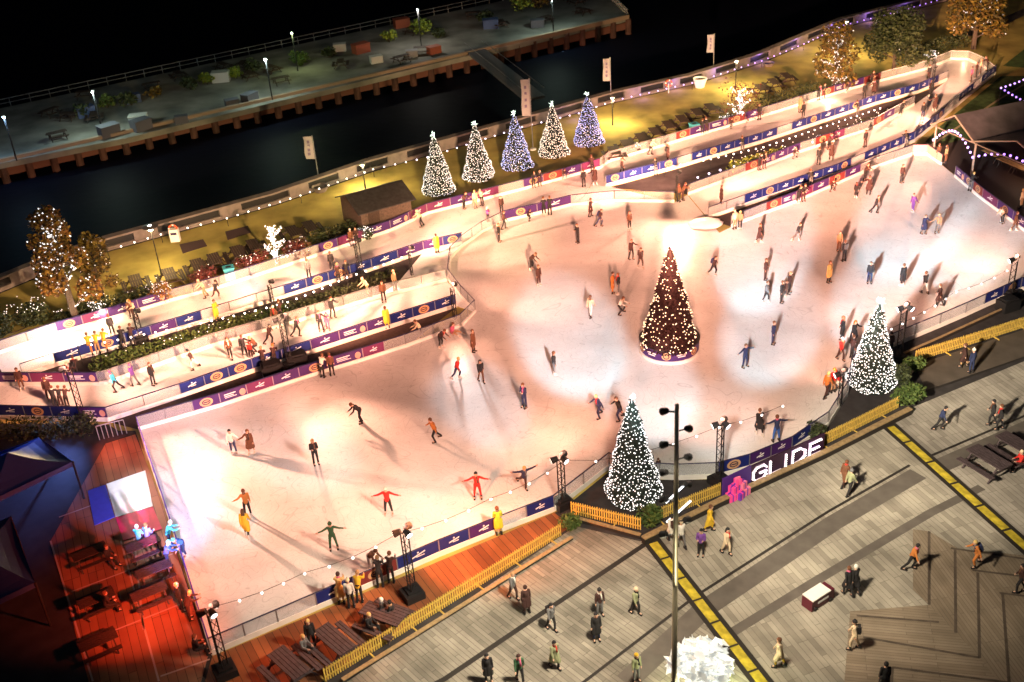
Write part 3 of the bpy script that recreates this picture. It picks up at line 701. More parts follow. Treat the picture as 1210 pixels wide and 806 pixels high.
bush('tall conical bush behind the large dark bush on the right', 1068, 462, .8, 1.9, 'dark', 900, 44)
bush('small bush beside the bulb letter sign under the right tree', 965, 518, .7, 1.2, 'dark', 700, 45)
bush('clipped bush in a slatted planter beside the right picket fence', 1078, 441, .75, 1.3, 'green', 800, 46)
c = g(825, 812)
tree('blossom_tree', 'small tree with dazzling white leaves at the foot of the tall mast', c, 2.1, 1.35, 'white', 900, .3, 51, trunk_r=.08, crown0=.5)
bush('lime green shrub lit up under the dazzling white tree', 833, 822, 1.0, .9, 'lime', 500, 52)

# ------------------------------------------------------------------ lit cone trees
def cone_tree(label, x, y, ytop, rad, mats_, nl, seed, star, body=FIR, z0=.0, lr=.035, group='lit cone christmas trees', planter=None):
    rnd = random.Random(seed); c = g(x, y, z0); h = ht(x, y, ytop, z0); t = thing('cone_tree', (c.x, c.y, 0), label, 'christmas tree', group)
    bd = MB(); z = Vector((0, 0, 1))
    skirt = .25; H = h - .25
    bd.lathe(c + z * skirt, [(rad * .82, -.05), (rad * .93, .12), (rad * .70, H * .25), (rad * .47, H * .5), (rad * .25, H * .75), (.03, H)], body, 22)
    n = int(900 * rad)
    ph = rnd.uniform(0, 6)
    def prof(u, a=0): return (1 + .05 * math.sin(3 * a + ph + 9 * u) + .045 * math.sin(u * 34 + 2 * math.sin(a + ph))) * rad * (1 - u) ** .92 * (1 if u > .05 else .96 + .8 * u)
    for _ in range(n * 3):
        u = 1 - math.sqrt(rnd.random()); u = min(.985, u); a = rnd.uniform(0, 2 * PI); r = prof(u, a)
        o = c + Vector((math.cos(a) * r * .9, math.sin(a) * r * .9, skirt + u * H)); d = Vector((math.cos(a), math.sin(a), rnd.uniform(-.55, .15))).normalized()
        s = rnd.uniform(.12, .26) * (1.1 - .5 * u); sd = Vector((-math.sin(a), math.cos(a), 0)) * s * .4 + z * rnd.uniform(-.05, .05)
        bd.face([o - sd, o + d * s - sd * .2, o + d * s + sd * .2, o + sd], body)
    bd.build('foliage', t)
    tk = MB(); tk.tube((c.x, c.y, z0), (c.x, c.y, z0 + .5), .14, BARK, 8); tk.build('trunk', t)
    li = MB(); placed = {}
    tries = 0; done = 0
    while done < nl and tries < nl * 12:
        tries += 1
        u = 1 - math.sqrt(rnd.random()); a = rnd.uniform(0, 2 * PI); r = prof(u, a) + .06
        if u > .97: continue
        p = c + Vector((math.cos(a) * r, math.sin(a) * r, skirt + u * H)); k = (int(p.x / .15), int(p.y / .15), int(p.z / .15))
        if k in placed: continue
        placed[k] = 1; done += 1
        li.ball(p, lr * rnd.uniform(.75, 1.15), mats_[0] if rnd.random() < .8 or len(mats_) == 1 else mats_[1], 5, 3)
    li.build('fairy_lights', t)['kind'] = 'stuff'
    st = MB(); tp = c + z * (h + .05)
    for k in range(10):
        d = Vector((rnd.gauss(0, 1), rnd.gauss(0, 1), rnd.gauss(.3, 1))).normalized(); st.tube(tp, tp + d * .34, .04, star, 4, .005)
    st.ball(tp, .1, star, 6, 4); st.build('star', t)
    return t
cone_tree('leftmost of five lit cone trees in a row, white lights', 519, 228, 160, 1.42, [TWINK], 1014, 61, STARM)
cone_tree('second of five lit cone trees from the left, white lights', 566, 212, 147, 1.42, [TWINK], 1014, 62, STARM)
cone_tree('middle of five lit cone trees in a row, bluish lights', 611.5, 199, 135, 1.42, [TWINKB, TWINK], 1066, 63, STARM)
cone_tree('fourth of five lit cone trees from the left, warm white lights', 655, 184, 124, 1.42, [col('twinkle_cream', 1, 1, .9, emit=(1, .9, .76), es=1.7)], 1014, 64, STARM)
cone_tree('rightmost of five lit cone trees in a row, blue lights', 696, 171, 112, 1.42, [TWINKB, TWINK], 1092, 65, STARM)
cone_tree('near cone tree densely covered in white lights behind the picket fences', 748, 587, 470, 1.5, [TWINK], 1170, 66, TWINK, lr=.036)
cone_tree('right hand cone tree densely covered in white lights beside the bushes', 1029, 456, 358, 1.45, [TWINK], 1170, 67, TWINK, lr=.038)
cone_tree('tall maroon cone tree with warm lights in a round planter on the ice', 791, 408, 290, 1.78, [TWINKR, TWINKR], 470, 68, STARB, body=FIRR, z0=.55, lr=.045)
# ring planter round the maroon tree
c = g(791, 414); c.z = ZI
t = thing('ring_planter', c, 'round purple planter ring with emblems holding the maroon tree on the ice', 'planter')
b = MB(); b.lathe(c, [(1.98, 0), (1.98, .22), (1.9, .22)], WHITEP, 40); b.build('kickboard', t)
b = MB(); b.lathe(c, [(1.9, .22), (1.9, .92)], PURP, 40)
for k in range(12):
    a = k * PI / 6 + .26; n = Vector((math.cos(a), math.sin(a), 0)); tt = Vector((-n.y, n.x, 0)); mid = c + n * 1.915 + Vector((0, 0, .57))
    if k % 2 == 0:
        for rr, M, e in ((.27, GOLD, 0), (.19, INK, .006), (.13, GOLD, .012)):
            b.face([mid + n * e + tt * rr * 1.1 * math.cos(2 * PI * i / 14) + Vector((0, 0, rr * math.sin(2 * PI * i / 14))) for i in range(14)], M)
    else:
        for dz, wd in ((.08, .34), (-.06, .26)): b.face([mid + tt * u * wd + Vector((0, 0, dz + v * .04)) for u, v in ((-1, -1), (1, -1), (1, 1), (-1, 1))], MARK)
b.build('banner', t)
b = MB(); b.lathe(c, [(1.96, .92), (1.96, .97), (1.85, .97), (1.85, .85), (.02, .62)], DARKF, 40); b.build('rim', t)

# ------------------------------------------------------------------ lighting towers
def lamp_head(mb, p, d, s=.2):
    d = Vector(d).normalized(); mb.tube(p - d * s, p + d * s * .8, s * .7, BLACK, 8, s * .95)
TW = {}
def tower(key, label, x, y, ytop, heads=2, w=.42, block=True, hmin=0, name='lighting_tower', grp='truss lighting towers'):
    c = g(x, y); h = max(hmin, ht(x, y, ytop)); t = thing(name, c, label, 'lighting tower', grp); z = Vector((0, 0, 1))
    tr = MB(); pts = [Vector((w / 2 * math.cos(a), w / 2 * math.sin(a), 0)) for a in (.5, .5 + 2 * PI / 3, .5 + 4 * PI / 3)]
    for p in pts: tr.tube(c + p + z * .2, c + p + z * (h - .3), .035, STEEL if key in 'abc' else BLACK, 6)
    n = int(h / .55)
    for i in range(n):
        for k in range(3):
            a, bb = pts[k], pts[(k + 1) % 3]; z1 = .3 + i * (h - .6) / n; z2 = .3 + (i + 1) * (h - .6) / n
            tr.tube(c + a + z * z1, c + bb + z * z2, .017, STEEL if key in 'abc' else BLACK, 4)
    tr.build('truss', t)
    if block:
        bl = MB(); bl.box(c + z * .22, (.95, .95, .44), BLACK, .5); bl.box(c + z * .5, (.62, .62, .14), BLACK, .5); bl.build('ballast_block', t)
    for k in range(heads):
        lh = MB(); a = 2.2 * k + 1.0; p = c + Vector((.32 * math.cos(a), .32 * math.sin(a), h - .12 - .12 * (k % 2))); lamp_head(lh, p, (math.cos(a), math.sin(a), -.4), .2)
        lh.tube(c + z * (h - .3), p, .03, BLACK, 5)
        lo = lh.build('lamp_head', t)
        gl = MB(); gl.tube(p + Vector((math.cos(a), math.sin(a), -.4)).normalized() * .165, p + Vector((math.cos(a), math.sin(a), -.4)).normalized() * .175, .15, LAMPW, 8); gl.sub('lens', lo, t)
    TW[key] = (t, c + z * (h + .15))
    return t
tower('T1', 'black truss tower at the front left corner of the rink', 267, 797, 718, 3)
tower('T2', 'black truss tower standing on the red lit timber deck', 488, 706, 624, 3)
tower('T3', 'black truss tower between the timber deck and the near lit tree', 665, 598, 538, 3)
tower('T4', 'black truss tower behind the pink presents', 850, 572, 497, 3)
tower('T5', 'black truss tower right of the right hand lit tree', 1062, 428, 360, 3)
tower('T6', 'black truss tower at the right edge by the front barrier', 1193, 352, 303, 2)
tower('T7', 'short black lamp stand left of the right hand lit tree', 992, 482, 438, 2, w=.25, block=False)
tower('a8', 'pale truss tower at the left end of the middle ramp', 98, 496, 432, 2)
tower('b9', 'pale truss tower beside the black ballast in the service gap', 343, 437, 374, 2)
tower('c0', 'pale truss tower on the top ramp barrier in front of the hut', 427, 330, 284, 2)
tower('a1', 'pale truss tower at the top ramp near the purple banners', 167, 403, 368, 1)
tower('d1', 'short dark lamp stand at the emblem banners of the top ramp', 322, 360, 333, 1, w=.3, block=False)
tower('e1', 'dark lamp stand at the corner where the middle ramp joins the rink', 538, 380, 336, 1, w=.3, block=False)
tower('f1', 'dark lamp post with white head at the end of the festoon bulbs', 487, 328, 293, 1, w=.2, block=False)
tower('h1', 'dark lamp post with white head at the end of the right planting gap', 800, 240, 203, 1, w=.2, block=False)
tower('i1', 'dark lamp post by the banners on the far right ramp', 1100, 118, 78, 1, w=.25, block=False)
# festoon above the front barrier, between the towers
Z = 2.6
def atop(x, y): return g(x, y, Z)
bulbs('festoon_lights', 'festoon bulbs above the ice between the left corner tower and deck tower', None, Z, 1.15, r=.065, sag=.25, pts=[atop(228, 724), atop(360, 678), atop(470, 632)])
bulbs('festoon_lights', 'festoon bulbs above the ice between deck tower and near tree tower', None, Z, 1.15, r=.065, sag=.25, pts=[atop(470, 632), atop(580, 590), atop(668, 545)])
bulbs('festoon_lights', 'festoon bulbs over the curved front barrier behind the near lit tree', None, Z, 1.3, r=.065, sag=.15, pts=[atop(668, 545), atop(740, 540), atop(850, 505), atop(925, 480)])
bulbs('festoon_lights', 'festoon bulbs over the front barrier at the right edge', None, Z, 1.2, r=.065, sag=.2, pts=[atop(1040, 395), atop(1130, 345), atop(1190, 320)])
bulbs('festoon_lights', 'festoon bulbs in a line over the hedge between the left ramps', [(92, 410), (170, 395), (250, 379), (340, 357)], 1.4, .8, r=.07, sag=.05, posts=True)
bulbs('festoon_lights', 'festoon bulbs in a line over the dark bed right of the pale truss', [(340, 357), (410, 328), (485, 300)], 1.4, .75, r=.075, sag=.05, posts=True)
bulbs('festoon_lights', 'festoon bulbs under the bright blue banners of the right top ramp', [(786, 198), (840, 188), (902, 174), (970, 151), (1040, 128)], .9, .8, r=.07, posts=True)
bulbs('festoon_lights', 'lower string of festoon bulbs in the bed between right ramps', [(811, 214), (851, 201), (900, 188), (960, 168)], .5, 1.5, r=.09, M=col('bulb_pinkish', 1, 1, 1, emit=(.95, .75, 1), es=5))

# tall mast with floodlights
MASTM = col('mast_galvanised', .7, .62, .42, rough=.5, metal=.3)
c = g(796, 868); h = ht(796, 868, 478); t = thing('floodlight_mast', c, 'tall galvanised floodlight mast rising from the plaza beside the white tree', 'mast')
b = MB(); z = Vector((0, 0, 1)); b.tube(c, c + z * h * .5, .125, MASTM, 12, .1); b.tube(c + z * h * .5, c + z * h, .1, MASTM, 12, .075); b.build('pole', t, smooth=True)
MASTC = c.copy(); MH = h
k = 0
for zz in (.3, 1.1, 1.7, 2.3, 2.9, 3.5, 4.1, 5.1, 5.7):
    s = 1 if k % 2 else -1; lh = MB(); p = c + Vector((s * .42, .1, h - zz)); lh.tube(c + z * (h - zz), p, .03, BLACK, 5); lamp_head(lh, p, (s * .5, .6, -.5), .15)
    hd = lh.build('floodlight_head', t); k += 1
    lens = MB(); d = Vector((s * .5, .6, -.5)).normalized(); lens.tube(p + d * .122, p + d * .132, .11, LAMPW, 8); lens.sub('lens', hd, t)

# ------------------------------------------------------------------ bulb letter sign and presents
ca, cb = g(886, 573), g(972, 534)
t = thing('bulb_letter_sign', ca, 'white bulb letters reading GLIDE on a dark board by the rink', 'sign')
b = MB(); b.beam(ca, cb, .1, 1.25, col('sign_board', .03, .008, .03, rough=.6)); b.build('board', t)
ux = (cb - ca).normalized(); nn = Vector((ux.y, -ux.x, 0)); L = (cb - ca).length
SHAPES = {'G': [(1, .8), (.8, 1), (.25, 1), (0, .75), (0, .25), (.25, 0), (.8, 0), (1, .25), (1, .5), (.55, .5)], 'L': [(0, 1), (0, 0), (.85, 0)], 'I': [(.15, 1), (.15, 0)], 'D': [(0, 0), (0, 1), (.6, 1), (1, .7), (1, .3), (.6, 0), (0, 0)], 'E': [(.9, 1), (0, 1), (0, .5), (.75, .5), (0, .5), (0, 0), (.9, 0)]}
LET = col('letter_face', .8, .75, .8, emit=(.6, .35, .75), es=.4)
ADV = {'G': 0, 'L': .225, 'I': .41, 'D': .53, 'E': .765}; lw = L * .235
for k, ch in enumerate('GLIDE'):
    o = ca + ux * (.08 + ADV[ch] * L) + nn * .1 + Vector((0, 0, .22)); W_, H_ = lw * .72, .86
    lm = MB(); bm = MB(); P3 = [o + ux * x * W_ + Vector((0, 0, y * H_)) for x, y in SHAPES[ch]]
    for i in range(len(P3) - 1):
        p, q = P3[i], P3[i + 1]; d = (q - p); v = nn.cross(d).normalized() * .06
        e = d.normalized() * .06
        vs = [p - e - v, q + e - v, q + e + v, p - e + v]; vs += [a + nn * .06 for a in vs]
        lm.raw(vs, [(3, 2, 1, 0), (4, 5, 6, 7), (0, 1, 5, 4), (1, 2, 6, 5), (2, 3, 7, 6), (3, 0, 4, 7)], LET)
        n = max(1, round(d.length / .15))
        for j in range(n + 1): bm.octa(lerp(p, q, j / n) + nn * .09, .05, BULB)
    lo = lm.build('letter', t); bm.sub('letter_bulbs', lo, t)
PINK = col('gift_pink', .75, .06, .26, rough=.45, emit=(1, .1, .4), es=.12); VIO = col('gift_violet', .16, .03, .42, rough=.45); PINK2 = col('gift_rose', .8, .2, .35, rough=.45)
pa, pb = g(853, 590), g(886, 574); uu = (pb - pa).normalized(); n2 = Vector((uu.y, -uu.x, 0))
b = MB(); b.beam(pa, pb, .08, 1.35, col('gift_board', .06, .02, .2, rough=.6)); tag(b.build('display_board'), 'violet backing board behind the heap of pink presents', 'board')
gi = [('large pink present with violet ribbon, lowest left of the heap', .3, .35, .0, .42, PINK, VIO), ('rose present with violet ribbon, lowest right of the heap', 1.25, .36, .0, .45, PINK2, VIO), ('violet present with pink ribbon, low in the middle of the heap', .78, .5, .0, .4, VIO, PINK), ('pink present balanced on the left of the heap', .5, .3, .42, .4, PINK, VIO), ('rose present balanced on the right of the heap', 1.08, .32, .45, .4, PINK2, VIO), ('small pink present with bow on top of the heap', .8, .3, .83, .32, PINK, PINK2)]
for lb, s, o, zz, sz, M1, M2 in gi:
    c = pa + uu * s + n2 * o + Vector((0, 0, zz + .03)); rz = random.uniform(-.3, .3) + math.atan2(uu.y, uu.x)
    t = thing('wrapped_present', c, lb, 'present', 'heap of pink presents', rz)
    b = MB(); b.box((0, 0, sz / 2), (sz, sz, sz), M1); b.build('box', t, local=True)
    b = MB(); b.box((0, 0, sz / 2), (sz * .16, sz * 1.03, sz * 1.02), M2); b.box((0, 0, sz / 2 + .002), (sz * 1.03, sz * .16, sz * 1.024), M2)
    for s2 in (-1, 1): b.ball((s2 * .09, 0, sz + .06), .08, M2, 7, 5, (1.2, .6, .8))
    b.build('ribbon', t, local=True)

# ------------------------------------------------------------------ promenade furniture
def lamp_post(label, x, y, ytop, col_=AMB, P=900, both=True, k=1.0, name='street_lamp', light=True):
    c = g(x, y); h = ht(x, y, ytop); t = thing(name, c, label, 'lamp post', 'promenade lamp posts'); z = Vector((0, 0, 1))
    b = MB(); b.tube(c, c + z * .6, .09, BLACK, 8, .06); b.tube(c + z * .6, c + z * h * .94, .05, BLACK, 8, .04); b.build('pole', t)
    hd = MB(); hd.lathe(c + z * (h * .94), [(.04, 0), (.3 * k, .22), (.33 * k, .26), (.06, .36)], STEEL, 12); hd.build('lamp_hood', t)
    l = MB(); l.ball(c + z * (h * .94 + .14), .13 * k, LAMPW, 8, 5); l.build('lamp', t)
    if light: point(c + z * (h * .94 - .25), P * 1.9, col_, .2, t)
lamp_post('black lamp post with pale bowl head by the left river wall', 191, 325, 268, k=2.0, P=900)
lamp_post('slender lamp post with violet glow behind the dark hut', 432, 224, 195, P=900)
lamp_post('slender lamp post right of the five lit cone trees', 724, 148, 115, P=1100)
lamp_post('slender lamp post beside the white tub planter', 869, 106, 72, P=1100)
lamp_post('slender lamp post behind the tall golden tree', 997, 64, 25, P=1100)

def flag(label, x, y, ytop, wpx, two=False):
    c = g(x, y); h = ht(x, y, ytop); t = thing('banner_flag', c, label, 'flag', 'tall banner flags on the promenade'); z = Vector((0, 0, 1))
    b = MB(); b.tube(c, c + z * h, .05, STEEL, 6, .035); b.lathe(c, [(.3, 0), (.3, .12), (.05, .16)], WHITEP, 10); b.build('flagpole', t)
    f = MB(); FL = col('flag_cloth', .42, .38, .4, rough=.8); n = 6; w = wpx
    pts = [(c + z * (h * (.98 - .5 * i / n)) + Vector((-.06, 0, 0)), c + z * (h * (.98 - .5 * i / n)) + Vector((-w - .06 + .05 * math.sin(i), .16 * math.sin(i * 1.3), 0))) for i in range(n + 1)]
    for i in range(n):
        a, b1 = pts[i]; c1, d1 = pts[i + 1]; th = Vector((0, .012, 0))
        f.raw([a, b1, d1, c1, a + th, b1 + th, d1 + th, c1 + th], [(0, 1, 2, 3), (7, 6, 5, 4), (0, 4, 5, 1), (3, 2, 6, 7), (1, 5, 6, 2), (0, 3, 7, 4)], FL)
    o = Vector((0, -.03, 0))
    for i in range(1, n - 1):
        a, b1 = pts[i]; m1 = lerp(a, b1, .35) + o - Vector((0, .16 * abs(math.sin(i * 1.3)) * .6, 0)); m2 = lerp(a, b1, .65) + o - Vector((0, .16 * abs(math.sin(i * 1.3)) * .6, 0))
        f.face([m1, m2, m2 - z * .28, m1 - z * .28], col('flag_mark', .2, .15, .25, rough=.8))
    f.build('flag_cloth', t)
flag('pale banner flag beside the river wall at the left', 377, 213, 160, .8)
flag('pale banner flag standing between the middle cone trees', 630, 177, 92, .75)
flag('pale tapered flag above the violet bulbs right of the cone trees', 722, 121, 68, .7)
flag('pale banner flag near the white tub planter', 843, 82, 40, .7)

def lifebuoy(label, x, y, z=.9):
    c = g(x, y, 0); t = thing('lifebuoy_stand', c, label, 'lifebuoy', 'orange lifebuoys on the river wall')
    b = MB(); b.tube(c, c + Vector((0, 0, 1.0)), .05, WHITEP, 6); b.build('stand', t)
    r = MB(); n = 16; cc = c + Vector((0, -.12, 1.1)); rr = .33
    for i in range(n):
        a0_, a1_ = 2 * PI * i / n, 2 * PI * (i + 1) / n
        r.tube(cc + Vector((rr * math.cos(a0_), 0, rr * math.sin(a0_))), cc + Vector((rr * math.cos(a1_), 0, rr * math.sin(a1_))), .085, MARK if i % 4 == 3 else LIFER, 7)
    r.build('ring', t)
lifebuoy('orange lifebuoy on a white stand near the left lamp post', 208, 284)
lifebuoy('orange lifebuoy on the wall left of the white tub planter', 790, 110)
c = g(209, 283); b = MB(); b.box((c.x, c.y - .3, .55), (.75, .5, 1.1), WHITEP); b.box((c.x, c.y - .56, .75), (.5, .02, .2), INK); tag(b.build('kiosk_cabinet'), 'white cabinet standing below the left orange lifebuoy', 'cabinet')
def tub(label, x, y, M, r=.6, h=.9, name='tub_planter', cat='planter', soil=True):
    c = g(x, y); t = thing(name, c, label, cat); b = MB(); b.lathe(c, [(r * .65, 0), (r, h), (r * .86, h), (r * .8, h - .2)], M, 18); b.build('tub', t, smooth=False)
    s = MB(); s.lathe(c, [(r * .82, h - .18), (.02, h - .12)], DARKF, 18); s.build('soil', t)
tub('large white tub planter beside the violet bulbs', 827, 103, WHITEP, .75, 1.0)
tub('low pale stone tub at the flag near the left wall', 379, 226, STONE, .8, .5)
tub('small pale tub on the promenade right of the lamp post', 908, 78, STONE, .7, .4)
def bin_(label, x, y):
    c = g(x, y); t = thing('litter_bin', c, label, 'bin', 'teal litter bins'); b = MB(); b.box((c.x, c.y, .55), (.75, .7, 1.1), TEAL, .3); b.build('bin_body', t)
    b = MB(); b.box((c.x, c.y, 1.15), (.85, .8, .1), TEAL, .3); b.box((c.x, c.y, 1.21), (.4, .3, .03), BLACK, .3); b.build('lid', t)
bin_('teal litter bin behind the top ramp at the left', 273, 332); bin_('teal litter bin behind the red emblem banner on the right', 820, 160)
for lb, q in (('left dark floor grate on the yellow promenade', [(212, 289), (240, 283), (245, 291), (216, 300)]), ('right dark floor grate on the yellow promenade', [(266, 274), (293, 267), (297, 275), (269, 284)])):
    b = MB(); b.prism(G(*q), .012, .03, col('grate', .06, .035, .04, rough=.8)); tag(b.build('floor_grate'), lb, 'grate', 'dark floor grates')
# hut
p0, p1, p2 = g(420, 262), g(480, 250), g(430, 238)
# hut: dark felt roof over timber walls
c = g(452, 256); t = thing('timber_hut', c, 'timber hut with dark pitched felt roof on the promenade', 'hut'); rz = -.02
ex = (g(497, 262) - g(428, 282)).normalized(); ey = Vector((-ex.y, ex.x, 0)); A = g(430, 279); Lx = (g(488, 262) - A).length; Ly = 4.2; Hh = 2.1
b = MB()
q = [A, A + ex * Lx, A + ex * Lx + ey * Ly, A + ey * Ly]; b.prism(q, .02, Hh, HUTW)
mid0, mid1 = A + ey * Ly / 2 + Vector((0, 0, Hh + .8)), A + ex * Lx + ey * Ly / 2 + Vector((0, 0, Hh + .8)); zz = Vector((0, 0, Hh))
b.face([A + zz, A + ey * Ly + zz, mid0], HUTW); b.face([A + ex * Lx + zz, mid1, A + ex * Lx + ey * Ly + zz], HUTW); b.build('wall', t)
b = MB(); o = .35
for s in (0, 1):
    e0 = A - ex * o + (ey * -o if s == 0 else ey * (Ly + o)) + Vector((0, 0, Hh - .1)); e1 = e0 + ex * (Lx + 2 * o); m0 = mid0 - ex * o + Vector((0, 0, .06)); m1 = mid1 + ex * o + Vector((0, 0, .06)); tk = Vector((0, 0, .08))
    vs = [e0, e1, m1, m0]; vs += [v + tk for v in vs]
    b.raw(vs, [(3, 2, 1, 0), (4, 5, 6, 7), (0, 1, 5, 4), (1, 2, 6, 5), (2, 3, 7, 6), (3, 0, 4, 7)], ROOFD)
b.build('roof', t)
b = MB(); d0 = A + ex * .6 - ey * .03; b.beam(d0 + Vector((0, 0, .05)), d0 + ex * 1.0 + Vector((0, 0, .05)), .05, 1.8, WOODD); b.build('door', t)

# picnic tables
def table_proto(M):
    o = bpy.data.objects.new('picnic_table', None); C.objects.link(o)
    b = MB()
    for k in range(5): b.box((0, -.32 + k * .16, .74), (1.9, .14, .05), M)
    b.build('tabletop', o, local=True)
    for s in (-1, 1):
        b = MB()
        for k in range(2): b.box((0, s * (.72 + k * .15), .45), (1.9, .13, .045), M)
        b.build('bench', o, local=True)
        b = MB()
        for yy in (-1, 1): b.tube((s * .7, yy * .75, 0), (s * .7, yy * .25, .72), .05, M, 4)
        b.box((s * .7, 0, .41), (.06, 1.6, .08), M); b.build('leg_frame', o, local=True)
    return o
TP = None; TPd = {}
def table(label, x, y, rz, M=WOODD, group='dark picnic tables', s=1.0, z=0):
    if M.name not in TPd: o = TPd[M.name] = table_proto(M)
    else: o = copy_tree(TPd[M.name])
    o.location = g(x, y); o.location.z = z; o.rotation_euler = (0, 0, rz); o.scale = (s, s, s); tag(o, label, 'picnic table', group)
    return o
ang = math.atan2(*(reversed((g(760, 190) - g(740, 160)).to_2d())))
for k, (x, y) in enumerate([(726, 188), (741, 180), (758, 172), (774, 165), (790, 157), (806, 150), (824, 142), (840, 136)]):
    table(['dark picnic table nearest the five cone trees', 'second dark picnic table counting from the cone trees', 'third dark picnic table counting from the cone trees', 'fourth dark picnic table counting from the cone trees', 'fifth dark picnic table, left of the right teal bin', 'sixth dark picnic table, behind the right teal bin', 'seventh dark picnic table, right of the right teal bin', 'dark picnic table closest to the bare lit tree'][k], x, y, ang, s=1.15)
for k, (x, y) in enumerate([(899, 112), (914, 105), (929, 98)]):
    table(['leftmost of three picnic tables under the right lamp post', 'middle of three picnic tables under the right lamp post', 'rightmost of three picnic tables near the golden tree'][k], x, y, ang, s=1.1)
for k, (x, y) in enumerate([(163, 343), (203, 335), (236, 324), (256, 317), (283, 308), (302, 300), (348, 284), (368, 278)]):
    table(['dark picnic table right of the green and rust tree', 'dark picnic table behind the rust coloured bush', 'dark picnic table left of the left teal bin', 'dark picnic table behind the left teal bin', 'dark picnic table right of the left teal bin', 'dark picnic table left of the dazzling twig tree', 'dark picnic table right of the dazzling twig tree', 'dark picnic table nearest the hut on its left'][k], x, y, ang + .3, s=1.15)
GT = col('grey_timber', .06, .042, .048, rough=.75, noise=.25, nscale=6)
adx = math.atan2(*(reversed((g(440, 800) - g(370, 740)).to_2d())))
table('slatted picnic table on the timber deck beside the seated pair', 398, 772, adx, GT, 'grey slatted picnic tables', 1.15, .05)
table('slatted picnic table on the timber deck at the bottom edge', 345, 800, adx, GT, 'grey slatted picnic tables', 1.15, .05)
table('slatted picnic table on the timber deck by the long picket fence', 455, 742, adx + .3, GT, 'grey slatted picnic tables', 1.15, .05)
table('slatted picnic table standing on the plaza near the yellow strip', 1166, 556, adx - .25, GT, 'grey slatted picnic tables', 1.2)
table('slatted picnic table on the plaza at the right edge', 1200, 540, adx - .25, GT, 'grey slatted picnic tables', 1.2)
ab = math.atan2(*(reversed((g(200, 640) - g(150, 660)).to_2d())))
for lb, x, y in [('picnic table with drinks lit blue beside the left barrier', 172, 655), ('empty picnic table below the blue lit one on the left deck', 185, 685), ('picnic table on the left deck near the seated dark figure', 180, 712), ('dark picnic table in the red light at bottom left', 120, 770), ('dark picnic table in the middle of the red deck', 118, 720), ('dark picnic table at the left of the red deck', 110, 665)]:
    table(lb, x, y, ab, GT if x > 150 else WOODD, 'picnic tables on the left deck', .92, .046)

# white topped cabinet on plaza
c = g(966, 712); t = thing('vending_cart', c, 'small dark red cart with a white lid on the plaza', 'cart'); rz = math.atan2(*(reversed((g(980, 700) - g(955, 716)).to_2d())))
b = MB(); b.box((0, 0, .36), (1.5, .62, .6), col('cart_maroon', .09, .012, .025, rough=.5), 0); b.box((0, -.315, .4), (.7, .012, .12), MARK); b.build('cabinet', t, local=True)
b = MB(); b.box((-.12, 0, .69), (1.2, .66, .06), WHITEP); b.build('lid', t, local=True)
for s in (-1, 1):
    b = MB(); b.tube((s * .5, -.36, .12), (s * .5, .36, .12), .12, BLACK, 10); b.build('wheel', t, local=True)
t.rotation_euler = (0, 0, rz)
# white light tubes leaning by mast
for lb, p, q in (('upper white light tube lying beside the tall mast', (787, 594), (812, 570)), ('lower white light tube lying beside the tall mast', (788, 617), (816, 592))):
    b = MB(); b.tube(g(*p, .4), g(*q, .55), .06, col('light_tube', 1, 1, 1, emit=(.85, .9, 1), es=1.6), 6); tag(b.build('light_tube'), lb, 'light tube', 'white light tubes')
# slatted bench planter right
for i, (x, y) in enumerate(((1180, 318),)):
    pass
# black ballast in service gap
for lb, x, y in (('black ballast block beside the pale truss in the service gap', 352, 431), ('black covered machine under the rail at the right border', 1190, 366), ('black ballast in the service gap left of the pale truss', 322, 442)):
    c = g(x, y); b = MB(); b.box((c.x, c.y, .4), (1.3, .9, .78), BLACK, .35); b.box((c.x, c.y, .85), (1.0, .7, .12), BLACK, .35); tag(b.build('ballast_block'), lb, 'ballast', 'black ballast blocks')

# ------------------------------------------------------------------ marquee at right
mz = 3.0
MQ = thing('marquee', g(1100, 188), 'open sided marquee with grey roof and violet bulb arches beside the rink', 'marquee')
roofM = col('marquee_roof', .1, .085, .11, rough=.25, noise=.3, nscale=.8); legM = col('marquee_leg', .35, .28, .25, rough=.5, metal=.3)
pA, pB, pC, pD = g(1102, 186), g(1145, 208), g(1218, 240), g(1340, 300)
ev = (pC - pA).normalized(); nv = Vector((-ev.y, ev.x, 0)); nv = nv if nv.x > 0 else -nv
wA = (pB - pA).length; wB = 9.5; D = 11
for p in (pA, pA + ev * wA, pA + ev * (wA + wB), pA + nv * D, pA + ev * (wA + wB) + nv * D):
    b = MB(); b.tube(p, p + Vector((0, 0, mz)), .09, legM, 6); b.build('leg', MQ)
bl = MB(); BB = []
def bay(s0, s1, name):
    up = Vector((0, 0, mz)); a = pA + ev * (s0 - .3) - nv * .4; c_ = pA + ev * (s1 + .3) - nv * .4; m_ = (a + c_) / 2; ri = Vector((0, 0, mz + 1.6)); b = MB(); D2 = nv * (D + .8); tk = Vector((0, 0, .06))
    for p, q in ((a, m_), (c_, m_)):
        vs = [p + up, p + up + D2, q + ri + D2, q + ri]; vs += [v + tk for v in vs]
        b.raw(vs, [(3, 2, 1, 0), (4, 5, 6, 7), (0, 1, 5, 4), (1, 2, 6, 5), (2, 3, 7, 6), (3, 0, 4, 7)], roofM)
    b.build('roof', MQ)
    b = MB(); b.tube(a + up, m_ + ri, .07, legM, 6); b.tube(c_ + up, m_ + ri, .07, legM, 6); b.tube(a + up, c_ + up, .05, legM, 6); b.build('gable_frame', MQ)
    n = 14
    for i in range(n + 1):
        s = s0 + (s1 - s0) * i / n; BB.append(pA + ev * s - nv * .15 + Vector((0, 0, mz - 1.35 + 1.5 * math.sin(PI * i / n))))
